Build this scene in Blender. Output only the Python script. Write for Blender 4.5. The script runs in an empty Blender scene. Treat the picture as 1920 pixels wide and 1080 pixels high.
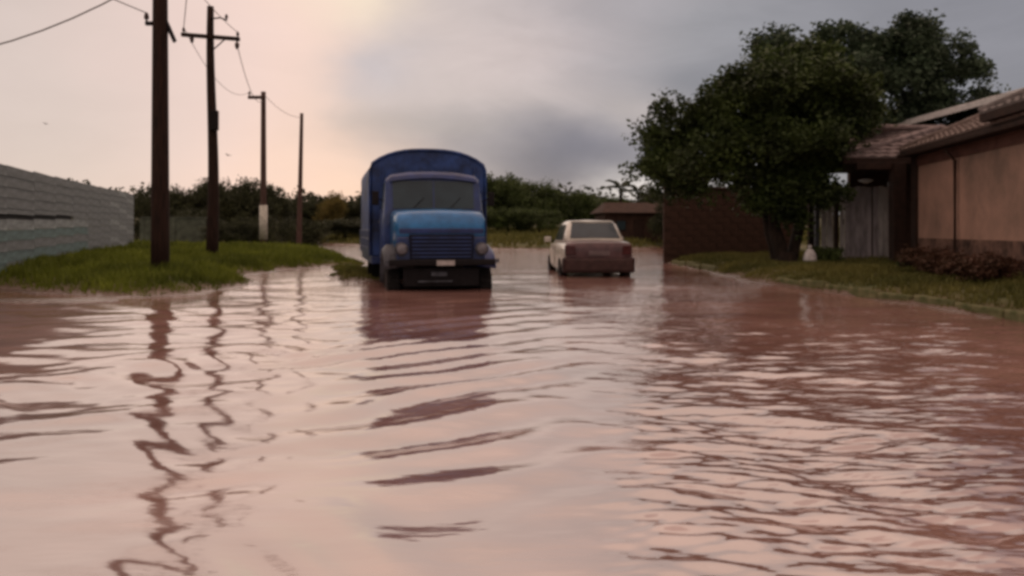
import bpy, math, random
import numpy as np
from mathutils import Vector, Matrix
R = math.radians
rng = np.random.default_rng(7)
random.seed(7)
scene = bpy.context.scene
COL = scene.collection

def lin(r, g, b):
    f = lambda c: (c/255/12.92) if c/255 <= 0.04045 else ((c/255+0.055)/1.055)**2.4
    return (f(r), f(g), f(b), 1.0)

# ------------------------------------------------------------------ camera
EYE = 1.15            # metres above the flood water
F = 1536.0            # focal length in pixels of the 1920 px wide photograph
cam_d = bpy.data.cameras.new('camera')
cam = bpy.data.objects.new('camera', cam_d); COL.objects.link(cam)
cam.location = (0, 0, EYE); cam.rotation_euler = (R(90), 0, 0)
cam_d.sensor_width = 36; cam_d.lens = 36*F/1920; cam_d.shift_y = -110/1920
cam_d.clip_start = 0.05; cam_d.clip_end = 6000
scene.camera = cam

# ------------------------------------------------------------------ sky
w = bpy.data.worlds.new('World'); scene.world = w; w.use_nodes = True
nt = w.node_tree; nt.nodes.clear()
N = nt.nodes; L = nt.links
def plug(s, v):
    if isinstance(v, bpy.types.NodeSocket): L.new(v, s)
    else: s.default_value = v
def M(op, a, b=0.0, c=None):
    n = N.new('ShaderNodeMath'); n.operation = op; plug(n.inputs[0], a); plug(n.inputs[1], b)
    if c is not None: plug(n.inputs[2], c)
    return n.outputs[0]
def mixc(f, a, b):
    n = N.new('ShaderNodeMix'); n.data_type = 'RGBA'; plug(n.inputs['Factor'], f)
    plug(n.inputs[6], a); plug(n.inputs[7], b); return n.outputs[2]
tc = N.new('ShaderNodeTexCoord'); sep = N.new('ShaderNodeSeparateXYZ'); L.new(tc.outputs['Generated'], sep.inputs[0])
X, Y, Z = sep.outputs
az0 = M('MULTIPLY', M('ARCTAN2', X, Y), 57.2958)
el0 = M('MULTIPLY', M('ARCSINE', Z), 57.2958)
mp = N.new('ShaderNodeMapping'); mp.inputs['Scale'].default_value = (1, 1, 2.2); L.new(tc.outputs['Generated'], mp.inputs['Vector'])
def noise(scale, detail=4, rough=0.5, vec=None, dist=0.0):
    n = N.new('ShaderNodeTexNoise'); n.inputs['Scale'].default_value = scale
    n.inputs['Detail'].default_value = detail; n.inputs['Roughness'].default_value = rough
    n.inputs['Distortion'].default_value = dist
    L.new(vec or mp.outputs[0], n.inputs['Vector']); return n
nw = noise(5.0, 4); sw = N.new('ShaderNodeSeparateColor'); L.new(nw.outputs['Color'], sw.inputs[0])
az = M('ADD', az0, M('MULTIPLY', M('SUBTRACT', sw.outputs[0], 0.5), 9.0))
el = M('ADD', el0, M('MULTIPLY', M('SUBTRACT', sw.outputs[1], 0.5), 4.5))
def ramp(fac, pts):
    n = N.new('ShaderNodeValToRGB'); n.color_ramp.interpolation = 'B_SPLINE'
    e = n.color_ramp.elements
    while len(e) < len(pts): e.new(0.5)
    for k, (p, c) in enumerate(pts): e[k].position = p; e[k].color = c
    L.new(fac, n.inputs[0]); return n.outputs[0]
azf = M('DIVIDE', M('ADD', az, 180.0), 360.0)
P = lambda a: (a+180)/360
col = ramp(azf, [(0, lin(190, 178, 170)), (P(-60), lin(194, 180, 174)), (P(-30), lin(200, 184, 176)), (P(-19), lin(218, 190, 184)),
                 (P(-13), lin(222, 191, 176)), (P(-8.5), lin(184, 171, 168)), (P(0), lin(172, 162, 163)), (P(6), lin(160, 153, 157)),
                 (P(13), lin(142, 141, 145)), (P(32), lin(126, 124, 131)), (P(70), lin(140, 137, 142)), (1, lin(190, 178, 170))])
def blob(c, a0, e0, ra, re, colr, s):
    da = M('DIVIDE', M('SUBTRACT', az, a0), ra); de = M('DIVIDE', M('SUBTRACT', el, e0), re)
    g = M('EXPONENT', M('MULTIPLY', M('ADD', M('MULTIPLY', da, da), M('MULTIPLY', de, de)), -1.0))
    return mixc(M('MULTIPLY', g, s), c, colr)
col = blob(col, -9.5, 10.8, 3.6, 2.6, lin(156, 155, 166), 0.75)
col = blob(col, -11, 16, 4.0, 2.2, lin(224, 208, 184), 0.7)
col = blob(col, 1.5, 8.8, 8, 1.6, lin(184, 172, 169), 0.55)
col = blob(col, -4, 6.0, 5.5, 2.0, lin(138, 134, 143), 0.6)
col = blob(col, -10, 6.5, 3.0, 1.4, lin(176, 164, 162), 0.5)
col = blob(col, -1, 11.5, 7.5, 2.8, lin(192, 177, 175), 0.7)
col = blob(col, 13, 10, 5, 2.0, lin(120, 120, 128), 0.6)
col = blob(col, 4.5, 5.0, 8.0, 2.5, lin(96, 96, 112), 1.0)
col = blob(col, -6, 7.0, 5.0, 0.9, lin(150, 143, 142), 0.45)
col = blob(col, 10.0, 3.2, 3.2, 1.3, lin(214, 206, 203), 0.95)
col = blob(col, 8.6, 8.2, 2.0, 1.2, lin(186, 174, 170), 0.5)
col = blob(col, -12.5, 2.2, 5.5, 4.0, lin(230, 192, 172), 0.65)
n2 = noise(6.0, 6, 0.6, dist=0.6)
side = N.new('ShaderNodeMapRange'); L.new(az, side.inputs[0]); side.inputs[1].default_value = -14; side.inputs[2].default_value = -4; side.inputs[3].default_value = 0.16; side.inputs[4].default_value = 0.50
var = M('ADD', 1.0, M('MULTIPLY', M('SUBTRACT', n2.outputs['Fac'], 0.5), side.outputs[0]))
zen = N.new('ShaderNodeMapRange'); L.new(el0, zen.inputs[0]); zen.inputs[1].default_value = 14; zen.inputs[2].default_value = 60; zen.inputs[3].default_value = 1.0; zen.inputs[4].default_value = 1.35
var = M('MULTIPLY', var, zen.outputs[0])     # an overcast sky is brighter overhead
high = N.new('ShaderNodeMapRange'); high.interpolation_type = 'SMOOTHSTEP'
L.new(el, high.inputs[0]); high.inputs[1].default_value = 14; high.inputs[2].default_value = 38
col = mixc(M('MULTIPLY', high.outputs[0], 0.85), col, lin(232, 196, 180))
vm = N.new('ShaderNodeVectorMath'); vm.operation = 'SCALE'; L.new(col, vm.inputs[0]); L.new(var, vm.inputs['Scale'])
bgc = N.new('ShaderNodeBackground'); L.new(vm.outputs[0], bgc.inputs[0]); bgc.inputs[1].default_value = 1.0
SUN_AZ, SUN_EL = R(-13), R(22)
sky = N.new('ShaderNodeTexSky'); sky.sky_type = 'NISHITA'; sky.sun_disc = False
sky.sun_elevation = SUN_EL; sky.sun_rotation = SUN_AZ
bgs = N.new('ShaderNodeBackground'); L.new(sky.outputs[0], bgs.inputs[0]); bgs.inputs[1].default_value = 0.1
mx = N.new('ShaderNodeMixShader'); mx.inputs[0].default_value = 0.95          # 95 % cloud cover
L.new(bgs.outputs[0], mx.inputs[1]); L.new(bgc.outputs[0], mx.inputs[2])
wo = N.new('ShaderNodeOutputWorld'); L.new(mx.outputs[0], wo.inputs[0])

sun_d = bpy.data.lights.new('sun', 'SUN'); sun = bpy.data.objects.new('sun', sun_d); COL.objects.link(sun)
sun_d.energy = 0.5; sun_d.angle = R(80); sun_d.color = (1, 0.86, 0.7)
sv = Vector((math.sin(SUN_AZ)*math.cos(SUN_EL), math.cos(SUN_AZ)*math.cos(SUN_EL), math.sin(SUN_EL)))
sun.rotation_euler = sv.to_track_quat('Z', 'Y').to_euler(); sun.location = (0, 0, 60)
vs = scene.view_settings; vs.view_transform = 'Standard'; vs.look = 'None'; vs.exposure = 0.18; vs.gamma = 1
vs.use_curve_mapping = False
scene.render.engine = 'CYCLES'
scene.cycles.pixel_filter_type = 'BLACKMAN_HARRIS'; scene.cycles.filter_width = 3.4
scene.cycles.max_bounces = 6; scene.cycles.use_denoising = True

# ------------------------------------------------------------------ helpers
def tag(o, label=None, cat=None, group=None, kind=None):
    if label: o['label'] = label
    if cat: o['category'] = cat
    if group: o['group'] = group
    if kind: o['kind'] = kind
    return o
def empty(name, loc=(0, 0, 0), rz=0.0, label=None, cat=None, group=None):
    o = bpy.data.objects.new(name, None); COL.objects.link(o); o.empty_display_size = 0.2
    o.location = loc; o.rotation_euler = (0, 0, rz); return tag(o, label, cat, group)
def mesh_obj(name, me, mat=None, parent=None):
    o = bpy.data.objects.new(name, me); COL.objects.link(o)
    if mat and not me.materials: me.materials.append(mat)
    if parent: o.parent = parent
    return o
def np_mesh(name, V, Fq, smooth=False):
    """V (n,3), Fq (m,k) with k 3 or 4"""
    me = bpy.data.meshes.new(name); V = np.asarray(V, np.float32); Fq = np.asarray(Fq, np.int32)
    m, k = Fq.shape
    me.vertices.add(len(V)); me.vertices.foreach_set('co', V.ravel())
    me.loops.add(m*k); me.loops.foreach_set('vertex_index', Fq.ravel())
    me.polygons.add(m); me.polygons.foreach_set('loop_start', np.arange(0, m*k, k, dtype=np.int32))
    me.polygons.foreach_set('loop_total', np.full(m, k, np.int32))
    me.update(calc_edges=True)
    if smooth: me.polygons.foreach_set('use_smooth', np.ones(m, bool))
    return me
class MB:
    def __init__(s): s.v = []; s.f = []
    def add(s, vs, fs):
        n = len(s.v); s.v += [tuple(p) for p in vs]; s.f += [tuple(i+n for i in f) for f in fs]; return s
    def hexa(s, p):   # 8 corners: bottom 4 ccw, top 4 ccw
        return s.add(p, [(3, 2, 1, 0), (4, 5, 6, 7), (0, 1, 5, 4), (1, 2, 6, 5), (2, 3, 7, 6), (3, 0, 4, 7)])
    def box(s, x0, x1, y0, y1, z0, z1):
        return s.hexa([(x0, y0, z0), (x1, y0, z0), (x1, y1, z0), (x0, y1, z0), (x0, y0, z1), (x1, y0, z1), (x1, y1, z1), (x0, y1, z1)])
    def tube(s, pts, rad, n=8, cap=True):
        pts = [Vector(p) for p in pts]
        if not hasattr(rad, '__len__'): rad = [rad]*len(pts)
        vs = []; fs = []
        for k, p in enumerate(pts):
            t = (pts[min(k+1, len(pts)-1)]-pts[max(k-1, 0)]).normalized()
            a = t.cross(Vector((0, 0, 1)))
            if a.length < 0.05: a = t.cross(Vector((0, 1, 0)))
            a.normalize(); b = t.cross(a)
            for j in range(n):
                q = 2*math.pi*j/n; vs.append(p+(a*math.cos(q)+b*math.sin(q))*rad[k])
        for k in range(len(pts)-1):
            for j in range(n):
                fs.append((k*n+j, k*n+(j+1) % n, (k+1)*n+(j+1) % n, (k+1)*n+j))
        if cap: fs += [tuple(range(n-1, -1, -1)), tuple(range((len(pts)-1)*n, len(pts)*n))]
        return s.add(vs, fs)
    def lathe_x(s, prof, cx, cy, cz, n=24):     # profile (x, r) round the x axis
        vs = []; fs = []; m = len(prof)
        for j in range(n):
            q = 2*math.pi*j/n
            for (x, r) in prof: vs.append((cx+x, cy+r*math.cos(q), cz+r*math.sin(q)))
        for j in range(n):
            for k in range(m-1):
                a = j*m+k; b = ((j+1) % n)*m+k; fs.append((a, a+1, b+1, b))
        return s.add(vs, fs)
    def prism(s, outline, y0, y1):              # outline [(x,z)] extruded along y
        n = len(outline); vs = [(x, y0, z) for x, z in outline]+[(x, y1, z) for x, z in outline]
        fs = [tuple(range(n)), tuple(range(2*n-1, n-1, -1))]+[(i, i+n, (i+1) % n+n, (i+1) % n) for i in range(n)]
        return s.add(vs, fs)
    def loft(s, rings, close=True, cap=True):
        n = len(rings[0]); vs = [p for r in rings for p in r]; fs = []
        for k in range(len(rings)-1):
            for j in range(n if close else n-1):
                fs.append((k*n+j, k*n+(j+1) % n, (k+1)*n+(j+1) % n, (k+1)*n+j))
        if cap and close: fs += [tuple(range(n-1, -1, -1)), tuple(range((len(rings)-1)*n, len(rings)*n))]
        return s.add(vs, fs)
    def build(s, name, mat, parent=None, smooth=False, bevel=0.0, sub=0, seg=2):
        me = bpy.data.meshes.new(name); me.from_pydata(s.v, [], s.f); me.validate(); me.update()
        import bmesh
        bm = bmesh.new(); bm.from_mesh(me); bmesh.ops.recalc_face_normals(bm, faces=bm.faces); bm.to_mesh(me); bm.free()
        if smooth: me.polygons.foreach_set('use_smooth', [True]*len(me.polygons))
        o = mesh_obj(name, me, mat, parent)
        if bevel:
            b = o.modifiers.new('bevel', 'BEVEL'); b.width = bevel; b.segments = seg; b.limit_method = 'ANGLE'; b.angle_limit = R(35)
            b.harden_normals = False
        if sub:
            q = o.modifiers.new('subsurf', 'SUBSURF'); q.levels = sub; q.render_levels = sub
        return o
def copy_tree(o, parent=None):
    c = o.copy(); COL.objects.link(c)
    if parent: c.parent = parent
    for ch in list(o.children): copy_tree(ch, c)
    return c

def mat(name, base, rough=0.7, var=0.25, scale=4.0, bump=0.0, bscale=30.0, metal=0.0, spec=0.25, second=None, detail=6,
        stretch=(1, 1, 1), coat=0.0, trans=0.0):
    """procedural material: base colour varied by noise towards a second colour, fine bump"""
    m = bpy.data.materials.new(name); m.use_nodes = True; t = m.node_tree; p = t.nodes['Principled BSDF']
    p.inputs['Roughness'].default_value = rough; p.inputs['Metallic'].default_value = metal
    p.inputs['Specular IOR Level'].default_value = spec; p.inputs['Coat Weight'].default_value = coat
    c = t.nodes.new('ShaderNodeTexCoord'); mp = t.nodes.new('ShaderNodeMapping'); mp.inputs['Scale'].default_value = stretch
    t.links.new(c.outputs['Object'], mp.inputs[0])
    n = t.nodes.new('ShaderNodeTexNoise'); n.inputs['Scale'].default_value = scale; n.inputs['Detail'].default_value = detail
    n.inputs['Roughness'].default_value = 0.65
    t.links.new(mp.outputs[0], n.inputs['Vector'])
    r = t.nodes.new('ShaderNodeValToRGB'); e = r.color_ramp.elements
    s = second or tuple(x*(1-var*1.6) for x in base)
    e[0].position = 0.35; e[0].color = (*s, 1); e[1].position = 0.66; e[1].color = (*[min(1, x*(1+var*0.5)) for x in base], 1)
    t.links.new(n.outputs['Fac'], r.inputs[0]); t.links.new(r.outputs[0], p.inputs['Base Color'])
    if bump:
        n2 = t.nodes.new('ShaderNodeTexNoise'); n2.inputs['Scale'].default_value = bscale; n2.inputs['Detail'].default_value = 5
        t.links.new(mp.outputs[0], n2.inputs['Vector'])
        b = t.nodes.new('ShaderNodeBump'); b.inputs['Strength'].default_value = bump; b.inputs['Distance'].default_value = 0.02
        t.links.new(n2.outputs['Fac'], b.inputs['Height']); t.links.new(b.outputs[0], p.inputs['Normal'])
    if trans:
        tr = t.nodes.new('ShaderNodeBsdfTranslucent'); t.links.new(r.outputs[0], tr.inputs[0])
        ms = t.nodes.new('ShaderNodeMixShader'); ms.inputs[0].default_value = trans
        t.links.new(p.outputs[0], ms.inputs[1]); t.links.new(tr.outputs[0], ms.inputs[2])
        t.links.new(ms.outputs[0], t.nodes['Material Output'].inputs[0])
    return m
MT = dict(
    wood=mat('weathered_wood', (0.028, 0.013, 0.008), 0.85, 0.4, 6, 0.6, 20, stretch=(4, 4, 0.4)),
    wood_far=mat('weathered_wood_far', (0.085, 0.05, 0.04), 0.85, 0.3, 6, 0.4, 20, stretch=(4, 4, 0.4)),
    white_paint=mat('white_paint', (0.55, 0.53, 0.45), 0.7, 0.25, 8),
    ceramic=mat('brown_ceramic', (0.06, 0.035, 0.03), 0.3),
    wire=mat('wire', (0.12, 0.09, 0.08), 0.6),
    plank=mat('grey_plank', (0.20, 0.225, 0.225), 0.75, 0.35, 3, 0.4, 25, stretch=(0.5, 0.5, 3), second=(0.13, 0.145, 0.145)),
    plank_teal=mat('teal_plank', (0.14, 0.22, 0.21), 0.7, 0.4, 3, 0.4, 25, stretch=(0.5, 0.5, 3), second=(0.09, 0.13, 0.13)),
    plank_pale=mat('pale_plank', (0.30, 0.34, 0.335), 0.75, 0.3, 3, 0.4, 25, stretch=(0.5, 0.5, 3)),
    concrete=mat('concrete', (0.10, 0.115, 0.085), 0.85, 0.3, 3, 0.4, 30),
    mossy=mat('mossy_concrete', (0.15, 0.135, 0.07), 0.9, 0.4, 3, 0.8, 18, second=(0.055, 0.065, 0.02)),
    navy=mat('navy_paint', (0.012, 0.036, 0.15), 0.38, 0.3, 3, spec=0.5, coat=0.2),
    canvas=mat('blue_canvas', (0.020, 0.055, 0.19), 0.55, 0.5, 2.0, 0.9, 6, spec=0.4),
    blue=mat('sky_lit_blue', (0.025, 0.16, 0.38), 0.3, 0.2, 4, coat=0.4),  # bonnet blue, lightened to carry the sky's reflection
    dark_metal=mat('dark_metal', (0.010, 0.008, 0.009), 0.75, 0.3, 8, 0.3, spec=0.2),
    grey_metal=mat('grey_metal', (0.075, 0.08, 0.095), 0.5, 0.4, 8, 0.2),
    grille=mat('grille', (0.006, 0.009, 0.03), 0.5),
    rubber=mat('rubber', (0.01, 0.009, 0.009), 0.9, 0.3, 12, 0.3, spec=0.2),
    rim=mat('rim', (0.10, 0.09, 0.09), 0.5, 0.3, 10, metal=0.4),
    glass=mat('dark_glass', (0.03, 0.05, 0.06), 0.10, 0.2, 2, spec=0.45),
    lens=mat('lamp_lens', (0.16, 0.155, 0.17), 0.2, 0.2, 8),
    plate=mat('plate', (0.42, 0.38, 0.36), 0.5, 0.2, 20),
    chrome=mat('chrome', (0.4, 0.4, 0.4), 0.25, 0.2, 8, metal=0.9),
    cream=mat('cream_paint', (0.60, 0.575, 0.50), 0.35, 0.15, 4, coat=0.4),
    mauve=mat('mauve_rear', (0.105, 0.055, 0.058), 0.35, 0.25, 4, coat=0.3),
    mauve_dark=mat('dark_mauve', (0.055, 0.028, 0.025), 0.6, 0.3, 5),  # darker mauve, used on the rear bumper
    red_lens=mat('red_lens', (0.07, 0.018, 0.018), 0.25),
    stucco=mat('salmon_stucco', (0.37, 0.225, 0.17), 0.9, 0.2, 0.7, 0.6, 40, second=(0.19, 0.13, 0.10), detail=8),
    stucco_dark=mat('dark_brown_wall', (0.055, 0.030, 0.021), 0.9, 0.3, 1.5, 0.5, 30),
    column=mat('dark_column', (0.03, 0.015, 0.01), 0.8, 0.3, 5, 0.3),
    tile=mat('roof_tile', (0.21, 0.165, 0.145), 0.85, 0.35, 6, 0.5, 30, second=(0.12, 0.085, 0.07)),
    tile_grey=mat('grey_roof_tile', (0.19, 0.165, 0.155), 0.85, 0.35, 6, 0.5, 30),
    tile_pale=mat('pale_roof_tile', (0.235, 0.185, 0.175), 0.85, 0.3, 6, 0.5, 30),
    pale_roof=mat('pale_metal_roof', (0.6, 0.58, 0.56), 0.5, 0.15, 5),
    gate=mat('grey_gate', (0.34, 0.31, 0.32), 0.6, 0.3, 3, 0.3, 20, stretch=(2, 2, 0.5)),
    gate_pale=mat('pale_gate_board', (0.46, 0.44, 0.43), 0.6, 0.3, 3, 0.3, 20, stretch=(2, 2, 0.5)),
    brick=mat('brown_wall_brick', (0.055, 0.029, 0.019), 0.9, 0.35, 5, 0.5, 30),
    bark=mat('bark', (0.025, 0.016, 0.011), 0.9, 0.4, 6, 0.8, 14, stretch=(2, 2, 0.6)),
    leaf=mat('leaf', (0.052, 0.078, 0.018), 0.6, 0.5, 1.0, second=(0.012, 0.020, 0.005), trans=0.1),
    leaf_blue=mat('leaf_grey_green', (0.065, 0.10, 0.055), 0.6, 0.5, 0.8, second=(0.018, 0.028, 0.014), trans=0.15),
    leaf_far=mat('leaf_far', (0.045, 0.052, 0.020), 0.7, 0.4, 0.7, second=(0.020, 0.024, 0.012), trans=0.1),
    leaf_hill=mat('leaf_hill', (0.07, 0.10, 0.026), 0.7, 0.4, 0.6, second=(0.028, 0.04, 0.012), trans=0.1),
    leaf_warm_lit=mat('leaf_warm_lit', (0.17, 0.13, 0.035), 0.7, 0.4, 1.2, second=(0.08, 0.07, 0.02), trans=0.25),
    leaf_red=mat('leaf_red', (0.08, 0.035, 0.022), 0.7, 0.5, 2.0, second=(0.05, 0.028, 0.014), trans=0.15),
    grass=mat('grass', (0.15, 0.18, 0.02), 0.75, 0.4, 0.6, second=(0.07, 0.09, 0.011), trans=0.2),
    grass_dry=mat('grass_dry', (0.14, 0.13, 0.035), 0.75, 0.4, 0.6, second=(0.075, 0.08, 0.02), trans=0.2),
    sack=mat('white_sack', (0.6, 0.58, 0.57), 0.7, 0.2, 10, 0.5),
    feather=mat('dark_feather', (0.03, 0.027, 0.025), 0.8),
    soil=mat('soil', (0.12, 0.075, 0.045), 0.9),
)

# ------------------------------------------------------------------ terrain
def seg_dist(px, py, a, b):
    ax, ay = a; bx, by = b; dx, dy = bx-ax, by-ay
    t = np.clip(((px-ax)*dx+(py-ay)*dy)/(dx*dx+dy*dy+1e-9), 0, 1)
    return np.hypot(px-ax-t*dx, py-ay-t*dy)
def poly_sd(px, py, poly):          # positive inside
    d = np.full(px.shape, 1e9); ins = np.zeros(px.shape, bool); n = len(poly)
    for i in range(n):
        a = poly[i]; b = poly[(i+1) % n]; d = np.minimum(d, seg_dist(px, py, a, b))
        cond = ((a[1] > py) != (b[1] > py)); xi = (b[0]-a[0])*(py-a[1])/((b[1]-a[1]) if b[1] != a[1] else 1e-9)+a[0]
        ins ^= cond & (px < xi)
    return np.where(ins, d, -d)
def line_sd(px, py, pts, wid):
    d = np.full(px.shape, 1e9)
    for i in range(len(pts)-1):
        (x0, y0), (x1, y1) = pts[i], pts[i+1]; d = np.minimum(d, seg_dist(px, py, (x0, y0), (x1, y1)))
    return wid-d
LEFT = [(-400, -40), (-14, -40), (-13.0, 8), (-12.0, 12.6), (-9.6, 15.0), (-7.6, 14.1), (-6.1, 13.6), (-5.3, 15.0), (-5.1, 16.6), (-6.0, 18.2), (-6.6, 21.0), (-6.0, 24.0),
        (-4.9, 26), (-5.8, 30), (-7.4, 36), (-11, 42), (-22, 48), (-60, 60), (-400, 90)]
SPIT = [(-5.4, 27), (-4.6, 23), (-4.0, 20.5), (-3.5, 18.3)]
RIGHT = [(400, -40), (5.9, -40), (6.3, 6), (6.25, 10), (6.05, 12.6), (5.5, 15.2), (5.15, 18), (5.2, 22), (5.3, 29), (9, 40), (14, 46), (30, 60), (400, 60)]
FAR = [(-900, 110), (-60, 74), (-16, 66), (-6, 50), (-1, 46), (3, 45), (7, 47), (12, 52), (30, 58), (400, 58), (1600, 200), (1600, 1600), (-1600, 1600), (-1600, 200)]
def wob(x, y, s=1.0):
    return (np.sin(x*1.7*s+1.3*np.sin(y*0.9*s))+np.sin(y*2.1*s+1.7*np.sin(x*1.1*s)+2)+0.6*np.sin((x+y)*3.7*s+1))/2.6
def height(x, y):
    x = np.asarray(x, float); y = np.asarray(y, float)
    nz = wob(x, y)*0.28+wob(x+9, y-4, 2.3)*0.12
    l = poly_sd(x, y, LEFT)+nz; r = poly_sd(x, y, RIGHT)+nz*0.5; f = poly_sd(x, y, FAR)+nz*2
    s = line_sd(x, y, SPIT, 0.65)+nz*0.8
    g = lambda d, h, k: np.where(d > 0, h*(1-np.exp(-np.maximum(d, 0)/k)), -0.45*(1-np.exp(np.minimum(d, 0)/1.6)))
    H = np.maximum.reduce([g(l, 0.34, 1.3), g(r, 0.30, 0.6), g(s, 0.10, 0.4),
                           g(f, 0.4, 2.0)+np.clip(f, 0, 40)*0.028])
    # muddy shallow reaching out from the left bank
    md = line_sd(x, y, [(-13, 12.9), (-9.0, 13.1), (-6.9, 13.2)], 0.62)+nz*0.5
    H = np.maximum(H, np.where(md > 0, 0.03*(1-np.exp(-np.maximum(md, 0)/0.3)), -0.45))
    H = H+np.where(H > 0.05, wob(x*1.3, y*1.3, 2)*0.025, 0)
    far = np.clip((np.hypot(x, y)-90)/250, 0, 1)
    return H+far*far*14*(0.6+0.4*np.sin(x*0.011+1)*np.cos(y*0.009))
def axis(lo, hi, a, b, step):
    mid = np.arange(a, b+step/2, step); k = 16
    left = a-np.geomspace(step, a-lo, k)[::-1]; right = b+np.geomspace(step, hi-b, k)
    return np.concatenate([left, mid, right])
def grid_mesh(name, xs, ys, zf):
    XX, YY = np.meshgrid(xs, ys); ZZ = zf(XX, YY); nx, ny = len(xs), len(ys)
    idx = np.arange(nx*ny).reshape(ny, nx)
    q = np.stack([idx[:-1, :-1], idx[:-1, 1:], idx[1:, 1:], idx[1:, :-1]], -1).reshape(-1, 4)
    return np_mesh(name, np.stack([XX, YY, ZZ], -1).reshape(-1, 3), q, True)
gm = bpy.data.materials.new('ground'); gm.use_nodes = True
t = gm.node_tree; p = t.nodes['Principled BSDF']; p.inputs['Roughness'].default_value = 0.9
ge = t.nodes.new('ShaderNodeNewGeometry'); sp = t.nodes.new('ShaderNodeSeparateXYZ'); t.links.new(ge.outputs['Position'], sp.inputs[0])
nn = t.nodes.new('ShaderNodeTexNoise'); nn.inputs['Scale'].default_value = 0.8; nn.inputs['Detail'].default_value = 8
t.links.new(ge.outputs['Position'], nn.inputs['Vector'])
cr = t.nodes.new('ShaderNodeValToRGB'); e = cr.color_ramp.elements
e[0].position = 0.4; e[0].color = (0.055, 0.065, 0.014, 1); e[1].position = 0.62; e[1].color = (0.11, 0.095, 0.035, 1)
t.links.new(nn.outputs['Fac'], cr.inputs[0])
mr = t.nodes.new('ShaderNodeMapRange'); mr.inputs[1].default_value = 0.04; mr.inputs[2].default_value = 0.16; t.links.new(sp.outputs[2], mr.inputs[0])
mc = t.nodes.new('ShaderNodeMix'); mc.data_type = 'RGBA'; t.links.new(mr.outputs[0], mc.inputs['Factor'])
mc.inputs[6].default_value = (0.12, 0.07, 0.052, 1); t.links.new(cr.outputs[0], mc.inputs[7]); t.links.new(mc.outputs[2], p.inputs['Base Color'])
mr2 = t.nodes.new('ShaderNodeMapRange'); mr2.inputs[1].default_value = 0.02; mr2.inputs[2].default_value = 0.1
mr2.inputs[3].default_value = 0.25; mr2.inputs[4].default_value = 0.9
t.links.new(sp.outputs[2], mr2.inputs[0]); t.links.new(mr2.outputs[0], p.inputs['Roughness'])
bp = t.nodes.new('ShaderNodeBump'); bp.inputs['Distance'].default_value = 0.05; nb = t.nodes.new('ShaderNodeTexNoise'); nb.inputs['Scale'].default_value = 9; nb.inputs['Detail'].default_value = 6
t.links.new(ge.outputs['Position'], nb.inputs['Vector']); t.links.new(nb.outputs['Fac'], bp.inputs['Height']); t.links.new(bp.outputs[0], p.inputs['Normal'])
tag(mesh_obj('ground', grid_mesh('ground', axis(-2500, 2500, -30, 30, 0.22), axis(-600, 3500, 6, 60, 0.22), height), gm), kind='structure')

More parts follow.
